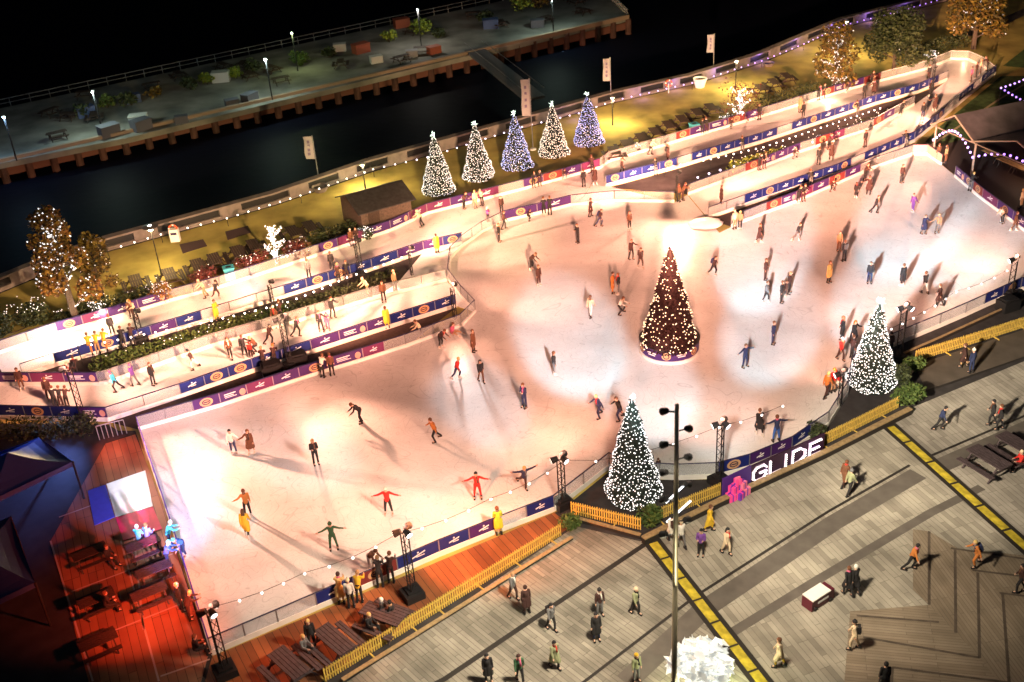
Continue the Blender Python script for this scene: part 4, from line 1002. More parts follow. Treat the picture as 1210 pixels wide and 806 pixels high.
bay(0, wA, 'a'); bay(wA, wA + wB, 'b')
k = MB(); k.ball((0, 0, 0), .11, BULBV, 6, 4); bmesh_v = k.mesh('bulb')
for p in BB:
    o = bpy.data.objects.new('bulb', bmesh_v); C.objects.link(o); o.parent = MQ; o.location = p - MQ.location
# second violet string over the lawn
bulbs('festoon_lights', 'violet festoon bulbs in a V above the dark lawn at the right edge', [(1215, 92), (1183, 104), (1215, 122)], 2.6, .7, M=BULBV, r=.1, sag=.05, posts=True)
# trestles inside marquee
for lb, x, y in (('pale trestle table deep inside the marquee', 1170, 190), ('pale trestle table in the middle of the marquee', 1188, 200), ('pale trestle table at the right inside the marquee', 1206, 208)):
    c = g(x, y); t = thing('trestle_table', c, lb, 'table', 'trestle tables in the marquee', math.atan2(ev.y, ev.x))
    b = MB(); b.box((0, 0, .74), (1.8, .7, .05), WOODL); b.build('tabletop', t, local=True)
    for s in (-1, 1):
        b = MB(); b.tube((s * .7, -.3, 0), (s * .7, .1, .72), .03, BLACK, 5); b.tube((s * .7, .3, 0), (s * .7, -.1, .72), .03, BLACK, 5); b.build('leg', t, local=True)
point(pA + ev * (wA + 3) + nv * 3 + Vector((0, 0, 2.4)), 160, (1, .55, .3), .3)

# ------------------------------------------------------------------ bottom left: tents and planters in the dark
def tent(label, quad, h, M, ridge=1.0):
    P4 = G(*quad); c = sum(P4, Vector()) / 4; t = thing('canopy_tent', c, label, 'tent', 'dark canopies at bottom left'); z = Vector((0, 0, h)); b = MB(); top = c + Vector((0, 0, h + ridge))
    K_ = 5
    for i in range(4):
        for k in range(K_):
            for j in range(K_):
                def q_(u, v): return lerp(lerp(P4[i], P4[(i + 1) % 4], v), c, u) + z + Vector((0, 0, ridge * u ** 1.7 - .12 * math.sin(PI * v) * (1 - u)))
                b.face([q_(k / K_, j / K_), q_(k / K_, (j + 1) / K_), q_((k + 1) / K_, (j + 1) / K_), q_((k + 1) / K_, j / K_)] if k < K_ - 1 else [q_(k / K_, j / K_), q_(k / K_, (j + 1) / K_), top], M)
    for i in range(4): b.face([P4[i] + z, P4[i] + z - Vector((0, 0, .3)), P4[(i + 1) % 4] + z - Vector((0, 0, .3)), P4[(i + 1) % 4] + z], M)
    b.build('canopy', t)
    for p in P4:
        b = MB(); b.tube(p, p + z, .06, BLACK, 6); b.build('leg', t)
tent('dark blue canopy tent at the left edge below the middle ramp', [(-40, 600), (60, 560), (100, 590), (0, 640)], 2.6, col('tent_blue', .05, .1, .4, rough=.4))
tent('dark canopy tent with pale blue edge at the lower left edge', [(-60, 700), (30, 660), (60, 740), (-40, 790)], 2.8, col('tent_grey', .04, .06, .2, rough=.4))
hedge('dark teal lit hedge below the left end of the middle ramp', G((-20, 520), (40, 516), (110, 512)), 1.8, 1.3, 'dark', 1500, 71, 0)
c = g(135, 517); t = thing('red_railing', c, 'red lit railing steps between middle ramp and left deck', 'railing'); b = MB()
for k in range(7):
    p = lerp(g(118, 520), g(150, 512), k / 6); b.tube(p, p + Vector((0, 0, 1.0)), .03, STEEL, 5)
b.tube(g(118, 520) + Vector((0, 0, 1.0)), g(150, 512) + Vector((0, 0, 1.0)), .035, STEEL, 5); b.build('bars', t)

# ------------------------------------------------------------------ pier in the river
PZ = -.6
def gp(x, y): return g(x, y, PZ)
N0, N1 = gp(-60, 205), gp(742, 20); F0, F1 = gp(-60, 141), gp(700, -22)
t = thing('river_pier', N0, 'long lit pier deck on piles out in the dark river', 'pier')
b = MB(); b.prism([N0, gp(150, 163), N1, F1, F0], PZ - .6, PZ, mat('pier_deck', (.2, .19, .17), rough=.85, noise=.55, nscale=.22)); b.build('deck', t)
b = MB(); PL = (N1 - N0).length; b.beam(N0 + Vector((0, -.15, -.2)), N1 + Vector((0, -.15, -.2)), .5, .55, col('pier_edge', .26, .19, .14, rough=.8)); b.build('edge_beam', t)
PILE = mat('pier_pile', (.075, .034, .028), rough=.8, noise=.5, nscale=.7)
n = 34
for k in range(n + 1):
    p = lerp(N0, N1, k / n); b = MB(); b.tube((p.x, p.y - .1, -5.4), (p.x, p.y - .1, PZ - .25), .42, PILE, 8); b.build('pile', t)
b = MB(); fd = col('pier_fender', .14, .055, .04, rough=.8)
b.beam(N0 + Vector((0, .1, -1.6)), N1 + Vector((0, .1, -1.6)), .25, .9, fd); b.build('fender_wall', t)
b = MB()
for p, q in ((F0, F1), (F1, N1)):
    for zz in (.5, 1.0): b.tube(p + Vector((0, 0, zz)), q + Vector((0, 0, zz)), .05, STEEL, 5)
    for k in range(40): c = lerp(p, q, k / 40); b.tube(c, c + Vector((0, 0, 1.0)), .04, STEEL, 4)
b.build('railing', t)
gw0, gw1 = gp(560, 60), g(632, 118, -1)
t2 = thing('gangway', gw0, 'dark sloping gangway leading from the pier towards the wall', 'gangway'); b = MB(); b.beam(gw0, gw1, 2.4, .3, col('gangway_deck', .09, .09, .1, rough=.7)); b.build('walkway', t2)
b = MB(); dd = (gw1 - gw0); sn = Vector((-dd.y, dd.x, 0)).normalized() * 1.15
for s in (-1, 1): b.tube(gw0 + sn * s + Vector((0, 0, 1.2)), gw1 + sn * s + Vector((0, 0, 1.2)), .05, STEEL, 5)
b.build('handrail', t2)
rp = random.Random(5)
PB = table_proto(WOODD); PBn = 0
for k in range(26):
    u = rp.uniform(.12, .97); v = rp.uniform(.12, .85); p = lerp(lerp(N0, N1, u), lerp(F0, F1, u), v)
    o_ = PB if k == 0 else copy_tree(PB); o_.name = 'pier_table'; o_.location = p; o_.rotation_euler = (0, 0, rp.uniform(0, 3)); o_.scale = (1.1, 1.1, 1.1)
    tag(o_, 'one of the dark tables scattered over the deck of the pier', 'table', 'dark tables on the pier')
PLX = [('green', 355, 78, 1.6, 'bright green bush on the pier under a lamp'), ('green', 127, 128, 1.3, 'green bush at the left of the pier'), ('gold', 182, 116, 1.1, 'yellowish bush on the pier left of centre'), ('lime', 245, 100, 1.1, 'lime bush on the pier beside pale boxes'), ('lime', 280, 93, 1.1, 'lime bush right of the pale boxes on the pier'), ('lime', 460, 50, 1.2, 'yellow green bush in the middle of the pier'), ('lime', 497, 42, 1.8, 'tall pale green shrub near the middle of the pier'), ('lime', 617, 14, 2.0, 'vivid green bush at the right end of the pier'), ('gold', 640, 10, 1.8, 'golden bush at the right end of the pier'), ('dark', 156, 125, 1.3, 'dark bush on the pier right of the green one'), ('dark', 98, 138, 1.3, 'dark bush on the far left of the pier'), ('dark', 225, 106, 1.2, 'dark bush on the pier between yellowish and lime ones'), ('dark', 300, 86, 1.3, 'dark bush on the pier left of a lamp post'), ('dark', 390, 68, 1.1, 'dark bush right of the bright green bush on the pier'), ('dark', 520, 44, 1.2, 'dark bush right of the tall pale shrub on the pier'), ('dark', 575, 25, 1.4, 'dark bush left of the vivid green bush on the pier')]
for i, (kd, x, y, r, lb) in enumerate(PLX):
    bush(lb, x, y, r, r * 1.3, kd, 260, 300 + i, z=PZ, size=.25, name='pier_shrub', group='bushes on the pier')
BOXC = [(.5, .5, .48), (.06, .09, .2), (.28, .07, .04), (.2, .2, .22), (.08, .08, .1)]
for i, (x, y, k, lb) in enumerate([(165, 147, 0, 'white crate near the front edge of the pier'), (168, 153, 4, 'dark crate in front of the white crate on the pier'), (262, 96, 0, 'pale crate stack between two lime bushes on the pier'), (402, 60, 0, 'white covered crate in the middle of the pier'), (427, 62, 2, 'rust red crate in the middle of the pier'), (475, 32, 2, 'orange crate at the far side of the pier'), (513, 63, 2, 'red crate by the front edge of the pier'), (445, 74, 0, 'small white crate near the pier front edge'), (487, 67, 3, 'grey crate left of the red crate on the pier'), (130, 160, 4, 'dark crate on the front edge at the left of the pier'), (215, 145, 4, 'long dark crate along the pier front edge'), (296, 120, 4, 'dark crate right of the long one on the pier'), (275, 126, 4, 'dark crate close to the pier lamp post'), (102, 137, 1, 'blue crate at the left on the pier'), (158, 121, 1, 'blue crate beside a dark bush on the pier'), (580, 33, 1, 'blue crate near the right end of the pier'), (635, 32, 4, 'dark crate below the vivid green bush')]):
    c = g(x, y, PZ); t = thing('pier_crate', c, lb, 'crate', 'crates on the pier', rp.uniform(0, 1)); M = col('crate%d' % k, *BOXC[k], rough=.7); b = MB()
    s = rp.uniform(.9, 1.4); b.box((0, 0, s * .4), (s * 1.5, s, s * .8), M); b.build('crate_body', t, local=True)
    b = MB(); b.box((0, 0, s * .84), (s * 1.56, s * 1.06, s * .08), M); b.build('lid', t, local=True)
for i, (x, y, yt, P, cc, lb) in enumerate([(122, 158, 100, 2300, (.75, 1, .85), 'pier lamp post at the left'), (322, 118, 72, 2600, (.75, 1, .85), 'pier lamp post left of centre'), (352, 84, 50, 900, (.8, 1, .4), 'pier lamp post behind the bright green bush'), (498, 55, 20, 1500, (1, .95, .8), 'pier lamp post by the tall pale shrub'), (654, 40, -12, 2600, (.75, 1, .85), 'pier lamp post at the right end'), (20, 190, 140, 1600, (.4, .7, 1), 'pier lamp post with bluish light at the far left')]):
    c = g(x, y, PZ); h = 4.6; t = thing('pier_lamp', c, lb + ' of the deck', 'lamp post', 'lamp posts on the pier'); b = MB(); b.tube(c, c + Vector((0, 0, h)), .08, BLACK, 6); b.build('pole', t)
    b = MB(); b.ball(c + Vector((0, 0, h + .1)), .16, col('pier_lamp_globe', 1, 1, 1, emit=(.8, 1, .9), es=.5), 8, 5); b.build('lamp', t); point(c + Vector((0, -.3, h - .2)), P * .45, cc, .3, t)

# ------------------------------------------------------------------ people
def nrm(v): return Vector(v).normalized()
POSES = {
 # lean, left (arm, forearm), right (arm, forearm), left (thigh, shank), right (thigh, shank)
 'stand': (.03, ((.16, .02, -1), (.05, -.2, -1)), ((-.16, .02, -1), (-.05, -.2, -1)), ((.07, 0, -1), (.03, .02, -1)), ((-.07, 0, -1), (-.03, .02, -1))),
 'spread': (.05, ((1, -.1, -.45), (1, -.15, -.15)), ((-1, -.1, -.45), (-1, -.15, -.15)), ((.16, -.08, -1), (.1, .1, -1)), ((-.16, -.08, -1), (-.1, .1, -1))),
 'stride': (.28, ((.6, .4, -.9), (.5, .1, -.8)), ((-.6, -.4, -.9), (-.5, -.5, -.6)), ((.08, -.5, -1), (.02, .3, -1)), ((-.22, .35, -1), (-.3, .75, -.9))),
 'walk': (.07, ((.14, .35, -1), (.05, .1, -1)), ((-.14, -.35, -1), (-.05, -.6, -1)), ((.05, -.38, -1), (.02, .02, -1)), ((-.05, .26, -1), (-.02, .5, -1))),
 'phone': (.06, ((.18, -.1, -1), (-.35, -.9, .25)), ((-.18, -.1, -1), (.35, -.9, .25)), ((.07, 0, -1), (.03, .02, -1)), ((-.07, 0, -1), (-.03, .02, -1))),
 'arms_up': (.3, ((1, -.2, .25), (1, -.1, .35)), ((-1, .1, .15), (-1, 0, .3)), ((.05, .1, -1), (0, .05, -1)), ((-.12, .75, -.7), (-.1, .9, -.5))),
 'bend': (.75, ((.2, -.5, -1), (0, -.8, -.5)), ((-.2, -.5, -1), (0, -.8, -.5)), ((.08, -.25, -1), (.04, .25, -1)), ((-.08, -.1, -1), (-.04, .3, -1))),
 'lean': (.38, ((.15, -.7, -.7), (-.2, -1, .05)), ((-.15, -.7, -.7), (.2, -1, .05)), ((.07, .05, -1), (.03, .05, -1)), ((-.07, .05, -1), (-.03, .05, -1))),
 'sit': (.12, ((.15, -.35, -1), (-.25, -1, -.1)), ((-.15, -.35, -1), (.25, -1, -.1)), ((.16, -1, -.05), (.03, -.1, -1)), ((-.16, -1, -.05), (-.03, -.1, -1))),
 'crouch': (.5, ((.3, -.6, -.8), (0, -1, -.2)), ((-.3, -.6, -.8), (0, -1, -.2)), ((.3, -.9, -.25), (.05, .45, -1)), ((-.3, -.6, -.5), (-.05, .6, -.9))),
 'fallen': (.25, ((.5, .5, -.8), (.4, .3, -.6)), ((-.5, -.2, -.7), (-.3, -.5, -.3)), ((.3, -1, .12), (.15, -1, -.2)), ((-.3, -.9, .25), (-.1, -.9, -.35))),
 'hold': (.06, ((.75, -.15, -.75), (.9, -.2, -.35)), ((-.16, .02, -1), (-.05, -.2, -1)), ((.12, -.15, -1), (.05, .12, -1)), ((-.08, .12, -1), (-.05, .25, -1))),
 'holdr': (.06, ((.16, .02, -1), (.05, -.2, -1)), ((-.75, -.15, -.75), (-.9, -.2, -.35)), ((.08, .12, -1), (.05, .25, -1)), ((-.12, -.15, -1), (-.05, .12, -1))),
 'push': (.45, ((.12, -.6, -.8), (0, -.9, -.4)), ((-.12, -.6, -.8), (0, -.9, -.4)), ((.08, -.3, -1), (.03, .2, -1)), ((-.1, .2, -1), (-.05, .5, -1))),
}
def caps(mb, p, q, r1, r2, n=8):
    mb.ball(p, r1, SKIN, n, 6); mb.ball(q, r2, SKIN, n, 6); mb.tube(p, q, r1, SKIN, n, r2)
def remeshed(mb, vox, name, ratio=.35):
    me = mb.mesh('tmp'); o = bpy.data.objects.new('tmp', me); C.objects.link(o)
    r = o.modifiers.new('r', 'REMESH'); r.mode = 'VOXEL'; r.voxel_size = vox
    s = o.modifiers.new('s', 'SMOOTH'); s.iterations = 3; s.factor = .5
    d = o.modifiers.new('d', 'DECIMATE'); d.ratio = ratio
    dg = bpy.context.evaluated_depsgraph_get(); dg.update()
    m2 = bpy.data.meshes.new_from_object(o.evaluated_get(dg)); m2.name = name
    bpy.data.objects.remove(o); bpy.data.meshes.remove(me)
    return m2
def mesh_verts(me): return [tuple(v.co) for v in me.vertices], [tuple(p.vertices) for p in me.polygons]
PM = {}
def pose_meshes(pose, long):
    if (pose, long) in PM: return PM[(pose, long)]
    lean, aL, aR, lL, lR = POSES[pose]
    rot = Matrix.Rotation(lean, 3, 'X')
    def up(v): return rot @ Vector(v)
    hip = Vector((0, 0, 0)); J = {}
    for s, (th, sh) in ((1, lL), (-1, lR)):
        h = hip + Vector((.09 * s, 0, -.03)); k = h + nrm(th) * .42; a = k + nrm(sh) * .42; J[s] = (h, k, a)
    low = min(J[1][2].z, J[-1][2].z, -.02 if pose == 'fallen' else 9)
    dz = -low + (.13 if pose != 'fallen' else .1)
    if pose == 'fallen': dz = max(.14, -low + .06)
    O = Vector((0, 0, dz)); chest = up((0, 0, .34)); neck = up((0, 0, .52)); head = up((0, -.02, .68)); waist = up((0, 0, .14))
    A = {}
    for s, (ua, fa) in ((1, aL), (-1, aR)):
        sh = up((.18 * s, 0, .46)); e = sh + nrm(ua) * .29; w_ = e + nrm(fa) * .25; hd = nrm(fa); A[s] = (sh, e, w_, hd)
    bd = MB(); o = O
    caps(bd, hip + o, waist + o, .14, .125, 10); caps(bd, waist + o, chest + o, .125, .15, 10); caps(bd, chest + o, up((0, 0, .44)) + o, .15, .1, 10); caps(bd, neck + o, up((0, -.01, .6)) + o, .06, .055)
    for s in (1, -1):
        h, k, a = J[s]; sh, e, w_, hd = A[s]
        caps(bd, h + o, k + o, .095, .062); caps(bd, k + o, a + o, .062, .042); caps(bd, a + o, a + o + Vector((.01 * s, -.13, -.035)), .042, .04)
        caps(bd, up((.07 * s, 0, .45)) + o, sh + o, .08, .072); caps(bd, sh + o, e + o, .06, .045); caps(bd, e + o, w_ + o, .044, .032); caps(bd, w_ + o, w_ + hd * .07 + o, .036, .034)
    bd.ball(head + o, .115, SKIN, 12, 8, (.86, .98, 1.1)); bd.ball(head + up((0, -.04, -.08)) + o, .062, SKIN, 8, 6); bd.ball(head + up((0, -.118, -.01)) + o, .02, SKIN, 6, 4, (.8, 1, 1.3))
    for s in (1, -1): bd.ball(head + up((.098 * s, 0, 0)) + o, .028, SKIN, 6, 4, (.5, .8, 1.2))
    body = remeshed(bd, .017, 'person_body', .3)
    vs, fs = mesh_verts(body); bpy.data.meshes.remove(body); fb = MB(); fb.raw(vs, fs, SKIN)
    for s in (1, -1):
        sh, e, w_, hd = A[s]; pal = w_ + hd * .07 + o; side = hd.orthogonal().normalized(); nr = hd.cross(side)
        for f in range(4):
            b0 = pal + side * (.027 - .018 * f); ln = (.065, .078, .072, .056)[f]; m_ = b0 + hd * ln * .55; tip = m_ + (hd * .8 + nr * .5).normalized() * ln * .5
            fb.tube(b0, m_, .0095, SKIN, 5, .0085); fb.tube(m_, tip, .0085, SKIN, 5, .006)
        t0 = w_ + hd * .03 + side * .03 + o; t1 = t0 + (hd * .5 + side).normalized() * .04; fb.tube(t0, t1, .012, SKIN, 5, .01); fb.tube(t1, t1 + (hd + side * .3).normalized() * .032, .01, SKIN, 5, .007)
        fb.ball(head + up((.04 * s, -.106, .015)) + o, .014, EYE, 6, 4)
    fb.box(head + up((0, -.108, -.062)) + o, (.045, .014, .012), LIP)
    R = {'body': fb.mesh('person', smooth=True)}
    ct = MB()
    caps(ct, hip + o + Vector((0, 0, .0)), waist + o, .158, .142, 10); caps(ct, waist + o, chest + o, .142, .165, 10); caps(ct, chest + o, up((0, 0, .45)) + o, .162, .1, 10)
    for s in (1, -1):
        sh, e, w_, hd = A[s]; caps(ct, up((.07 * s, 0, .44)) + o, sh + o, .09, .08); caps(ct, sh + o, e + o, .073, .058); caps(ct, e + o, lerp(e, w_, .93) + o, .058, .046)
    if long and pose not in ('sit', 'crouch', 'fallen'):
        for s in (1, -1):
            h, k, a = J[s]; caps(ct, h + o + Vector((.02 * s, 0, 0)), lerp(h, k, 1.0) + o + Vector((.015 * s, 0, 0)), .14, .135, 10)
        caps(ct, hip + o, lerp(J[1][1], J[-1][1], .5) + o, .16, .15, 10)
    R['coat'] = remeshed(ct, .024, 'coat', .4)
    tr = MB(); caps(tr, hip + o + Vector((0, 0, -.02)), hip + o + Vector((0, 0, .05)), .15, .145, 10)
    for s in (1, -1):
        h, k, a = J[s]; caps(tr, h + o, k + o, .102, .073); caps(tr, k + o, lerp(k, a, .93) + o, .073, .055)
    R['trousers'] = remeshed(tr, .022, 'trousers', .4)
    for kind in ('skates', 'shoes'):
        for s in (1, -1):
            bt = MB(); a = J[s][2] + o; k = J[s][1] + o; d = (a - k).normalized()
            bt.tube(a - d * .13, a + d * .02, .062, SKIN, 8, .06); bt.box(a + Vector((0, -.06, -.065)), (.095, .27, .075), SKIN)
            if kind == 'skates': bt.box(a + Vector((0, -.06, -.117)), (.012, .29, .035), STEEL)
            R[kind + str(s)] = bt.mesh(kind[:-1])
    hr = MB(); hr.ball(head + up((0, .018, .025)) + o, .124, SKIN, 12, 7, (.9, .98, 1.05)); hb = MB()
    hv = [v for v in hr.v]
    def cut(mb): # keep the part of the cap behind and above the face
        out = MB()
        for f in mb.f:
            c = sum((Vector(mb.v[i]) for i in f), Vector()) / len(f); l = rot.transposed() @ (c - head - o)
            if l.y > -.045 or l.z > .07: out.face([mb.v[i] for i in f], SKIN)
        return out
    R['short'] = cut(hr).mesh('hair', smooth=True)
    lh = cut(hr)
    for k in range(5):
        a = (k - 2) * .35; lh.tube(head + up((math.sin(a) * .09, .06 + .03 * math.cos(a), .02)) + o, head + up((math.sin(a) * .11, .1, -.24)) + o, .055, SKIN, 6, .03)
    R['long'] = lh.mesh('hair', smooth=True)
    bn = MB(); bn.ball(head + up((0, .012, .05)) + o, .128, SKIN, 12, 7, (.92, 1.0, .85)); bn2 = MB()
    for f in bn.f:
        c = sum((Vector(bn.v[i]) for i in f), Vector()) / len(f); l = rot.transposed() @ (c - head - o)
        if l.z > .03: bn2.face([bn.v[i] for i in f], SKIN)
    bn2.ball(head + up((0, .012, .18)) + o, .04, SKIN, 7, 5)
    R['hat'] = bn2.mesh('beanie', smooth=True)
    sc = MB(); sc.ball(neck + up((0, -.01, .01)) + o, .1, SKIN, 10, 5, (1, 1, .6)); sc.tube(neck + up((.04, -.09, 0)) + o, up((.05, -.17, .2)) + o, .04, SKIN, 6, .045); R['scarf'] = sc.mesh('scarf', smooth=True)
    bp = MB(); X4 = Matrix.Translation(O) @ rot.to_4x4(); bp.box((0, .2, .3), (.3, .14, .4), SKIN, 0, X4); bp.box((0, .28, .24), (.22, .05, .2), SKIN, 0, X4)
    for sd in (1, -1): bp.tube(up((.11 * sd, .14, .47)) + o, up((.11 * sd, -.15, .4)) + o, .022, SKIN, 5)
    R['backpack'] = bp.mesh('backpack')
    PM[(pose, long)] = R
    return R
CC = {'k': (.018, .017, .02), 'n': (.02, .028, .08), 'r': (.5, .025, .02), 'w': (.72, .7, .66), 'y': (.62, .4, .03), 'o': (.5, .17, .04), 'b': (.13, .055, .03), 'd': (.05, .022, .02), 'g': (.035, .1, .05), 'c': (.6, .48, .34), 'e': (.13, .13, .14), 'p': (.14, .05, .25), 'v': (.5, .5, .04), 'u': (.04, .12, .42), 'z': (.06, .45, .6), 'm': (.5, .1, .22), 't': (.36, .22, .12), 'l': (.25, .27, .16), 's': (.55, .34, .25), 'B': (.09, .045, .02), 'Y': (.6, .42, .16), 'W': (.6, .58, .55)}
def cm(k): return col('cloth_' + k, *CC[k], rough=.85)
def person(x, y, pose, yaw, jk, tr, label, long=0, hat='b', where='ice', s=1.02, z=None, style=None, dz=0):
    zz = {'ice': ZI, 'plaza': .025, 'deck': .05}[where] if z is None else z
    R = pose_meshes(pose, bool(long)); p = g(x, y, zz)
    o = bpy.data.objects.new('person', R['body']); C.objects.link(o); o.location = p + Vector((0, 0, dz)); o.rotation_euler = (0, 0, math.radians(yaw)); o.scale = (s, s, s)
    s_ = s * (.9 if y < 300 else .94 if y < 470 else .94 if where == 'plaza' else .98)
    o.scale = (s_ * .96, s_ * .96, s_)
    tag(o, label, 'person', {'ice': 'skaters on the ice', 'plaza': 'people walking on the plaza', 'deck': 'onlookers on the decks and kerbs'}[where])
    if style is None: style = 'short'
    hc = hat; hs = style
    if hat.startswith('h'): hs = 'hat'; hc = hat[1]
    items = [('coat', 'coat', jk), ('trousers', 'trousers', tr), *[(('skates' if where == 'ice' else 'shoes') + sd, 'skate' if where == 'ice' else 'shoe', 'W' if (where == 'ice' and hash_(label) % 3 == 0) else 'k') for sd in ('1', '-1')], (hs, 'beanie' if hs == 'hat' else 'hair', hc)]
    hv = hash_(label)
    if hv % 5 < 2 and 'jumpsuit' not in label: items.append(('scarf', 'scarf', 'krwetmb'[hv % 7]))
    if hv % 7 == 3 and pose in ('stand', 'walk', 'stride') and style != 'long': items.append(('backpack', 'backpack', 'knde'[hv % 4]))
    if tr == 's': items = [i for i in items if i[0] != 'trousers']
    for key, nm, c in items:
        q = bpy.data.objects.new(nm, R[key]); C.objects.link(q); q.parent = o
        q.material_slots[0].link = 'OBJECT'; q.material_slots[0].material = cm(c)
    return o
def hash_(st): return sum(ord(c) * (i + 3) for i, c in enumerate(st))
for me_fix in (): pass
P = person
# main rink, left half
P(277, 537, 'hold', 10, 'w', 'n', 'skater in white shirt and navy trousers holding hands with a woman in brown', hat='k')
P(298, 537, 'holdr', -5, 'b', 's', 'woman in short brown coat with bare legs holding hands with white shirted skater', 1, 'b', style='long')
P(374, 549, 'phone', 20, 'k', 'k', 'skater in black with a pale shawl, alone right of the hand holding couple', hat='t', style='long')
P(427, 500, 'bend', 290, 'k', 'k', 'skater all in black bending far forward')
P(294, 610, 'hold', 200, 'o', 'k', 'skater in orange brown jacket directly behind the yellow coat')
P(293, 634, 'walk', 180, 'y', 'k', 'skater in yellow coat with black legs', 1, 'B', style='long')
P(395, 649, 'spread', 10, 'g', 'g', 'skater in green jumpsuit with arms out to the sides', hat='hg')
P(460, 608, 'spread', -5, 'r', 'k', 'skater in red jacket and black trousers left of the all red skater', hat='hw', s=1.05)
P(515, 522, 'stride', 285, 'o', 'k', 'skater in orange jacket striding with one leg back')
P(565, 589, 'spread', 0, 'r', 'r', 'skater dressed all in red with arms spread wide', hat='k')
P(620, 580, 'arms_up', 20, 'n', 'd', 'skater with raised arms and one leg lifted near the front barrier', hat='Y')
P(541, 448, 'stride', 70, 'r', 'n', 'fair haired skater in red jacket striding with navy legs', hat='Y')
P(569, 452, 'walk', 20, 'k', 'b', 'skater in black top and brown shorts right of the fair haired one', hat='k', style='long')
P(620, 482, 'phone', -40, 'n', 'n', 'navy clad skater raising a hand to the head')
P(655, 443, 'stand', 100, 'k', 'e', 'skater in black jacket standing alone on the bright white ice')
P(521, 411, 'bend', 60, 'd', 'k', 'skater bending forward just below the end of the middle ramp')
P(560, 416, 'stand', 60, 'b', 'b', 'skater in long brown coat below the end of the middle ramp', 1)
P(534, 394, 'fallen', 60, 'm', 't', 'fallen skater in pink sitting on the ice by the ramp end')
P(498, 402, 'push', 280, 'c', 'k', 'pale dressed skater leaning forward beside the rear glass barrier')
P(382, 446, 'lean', 150, 'w', 'k', 'pale topped skater leaning on the purple rear barrier')
P(393, 444, 'stand', 200, 'b', 'k', 'brown coated skater next to the pale topped one at the rear barrier')
P(439, 675, 'bend', 60, 'b', 'w', 'brown jacketed skater bending down by the front barrier', hat='b')
P(219, 658, 'bend', -30, 'u', 'n', 'blue lit skater bending beside the left violet barrier', hat='z')
P(708, 494, 'stride', -60, 'n', 'n', 'fair haired navy skater reaching out, left of the near lit tree', hat='Y')
P(732, 497, 'stride', 285, 'k', 'n', 'dark skater with arms out touching the side of the near lit tree')
# middle
P(590, 286, 'stand', 70, 'k', 'k', 'dark skater lowest of three near the curved glass barrier')
P(596, 271, 'walk', 100, 'd', 'k', 'dark maroon skater at the left end of the purple banner barrier')
P(698, 256, 'hold', 70, 'd', 'd', 'woman in long dark coat with an arm out behind the maroon tree row', 1)
P(709, 268, 'stride', 60, 'd', 'n', 'dark skater following the woman in the long dark coat')
P(683, 287, 'phone', -60, 'k', 'k', 'black clad skater holding a phone left of the walking couple')
P(744, 272, 'stand', 30, 'b', 'k', 'skater with reddish hair and a bag, topmost of the skaters left of maroon tree', hat='b', style='long')
P(746, 307, 'hold', 30, 'd', 'k', 'left one of the dark couple skating close together above the maroon tree')
P(757, 317, 'walk', 20, 'd', 'd', 'right one of the dark couple skating close together above the maroon tree')
P(724, 347, 'stand', 80, 'o', 'o', 'skater in long orange coat hugging someone in black', 1, 'd')
P(731, 348, 'stand', 260, 'k', 'e', 'skater in black hugging the one in the orange coat')
P(698, 375, 'walk', 150, 'c', 'W', 'skater in beige jacket and pale trousers left of a crouching one', hat='b', style='long')
P(732, 371, 'crouch', 60, 'w', 'k', 'crouching skater with white top and black trousers')
P(628, 319, 'bend', 60, 'd', 'k', 'dark skater leaning forward, upper one of two near rink centre left')
P(637, 338, 'stand', 40, 'd', 'd', 'dark red skater, lower one of two near rink centre left', hat='b')
P(643, 255, 'lean', 180, 'k', 'k', 'left of two dark skaters leaning on the purple banner barrier')
P(650, 254, 'lean', 170, 'k', 'k', 'right of two dark skaters leaning on the purple banner barrier')
P(624, 261, 'crouch', 100, 'd', 'k', 'child crouching at the purple banner barrier', s=.75)
# right half
P(868, 271, 'stand', 200, 'c', 't', 'beige clad skater left one of a group by the snow heap', hat='c')
P(874, 272, 'stand', 160, 't', 'k', 'tan clad skater right one of a group by the snow heap', hat='Y')
P(897, 287, 'walk', 60, 'd', 'k', 'skater in long dark red coat right of the snow heap group', 1)
P(942, 285, 'stride', 50, 'k', 'e', 'black jacketed skater with grey legs gliding in the white pool')
P(991, 297, 'stand', 10, 't', 'b', 'brown clad skater just behind a skater in black')
P(997, 309, 'stand', 200, 'k', 'k', 'slim skater all in black in front of the brown clad one')
P(843, 326, 'stride', 40, 'd', 'k', 'dark brown skater right of the maroon tree')
P(904, 331, 'stand', 60, 'd', 'd', 'dark maroon skater, rearmost of a loose group right of the maroon tree')
P(905, 358, 'walk', 60, 'e', 'k', 'skater with grey jacket, front left of a loose group')
P(923, 358, 'stand', 60, 'k', 'k', 'slim dark skater, front middle of a loose group')
P(932, 347, 'spread', 60, 'd', 'k', 'skater with patterned top, right of a loose group', hat='t')
P(928, 350, 'stand', 60, 'd', 'k', 'child beside the skater with patterned top', s=.72)
P(979, 334, 'stand', 30, 'Y', 'k', 'skater in pale yellow coat on the white pool', 1, 'b')
P(1027, 335, 'stand', -10, 'k', 'n', 'man in black jacket and navy trousers standing right of pale yellow coat')
P(1066, 338, 'stand', 200, 'k', 'd', 'skater in broad black coat, left of three by the blue front banners', 1)
P(1092, 347, 'walk', 200, 'k', 'w', 'skater with black top and white skirt, middle of three by the blue front banners')
P(1109, 362, 'walk', 240, 'd', 'k', 'skater in long dark coat, right of three by the blue front banners', 1)
P(1034, 252, 'stride', 40, 'k', 'k', 'black clad skater gliding at the edge of the white pool on the right')
P(1065, 216, 'stand', 20, 'd', 'k', 'dark skater alone at the far right end of the rink')
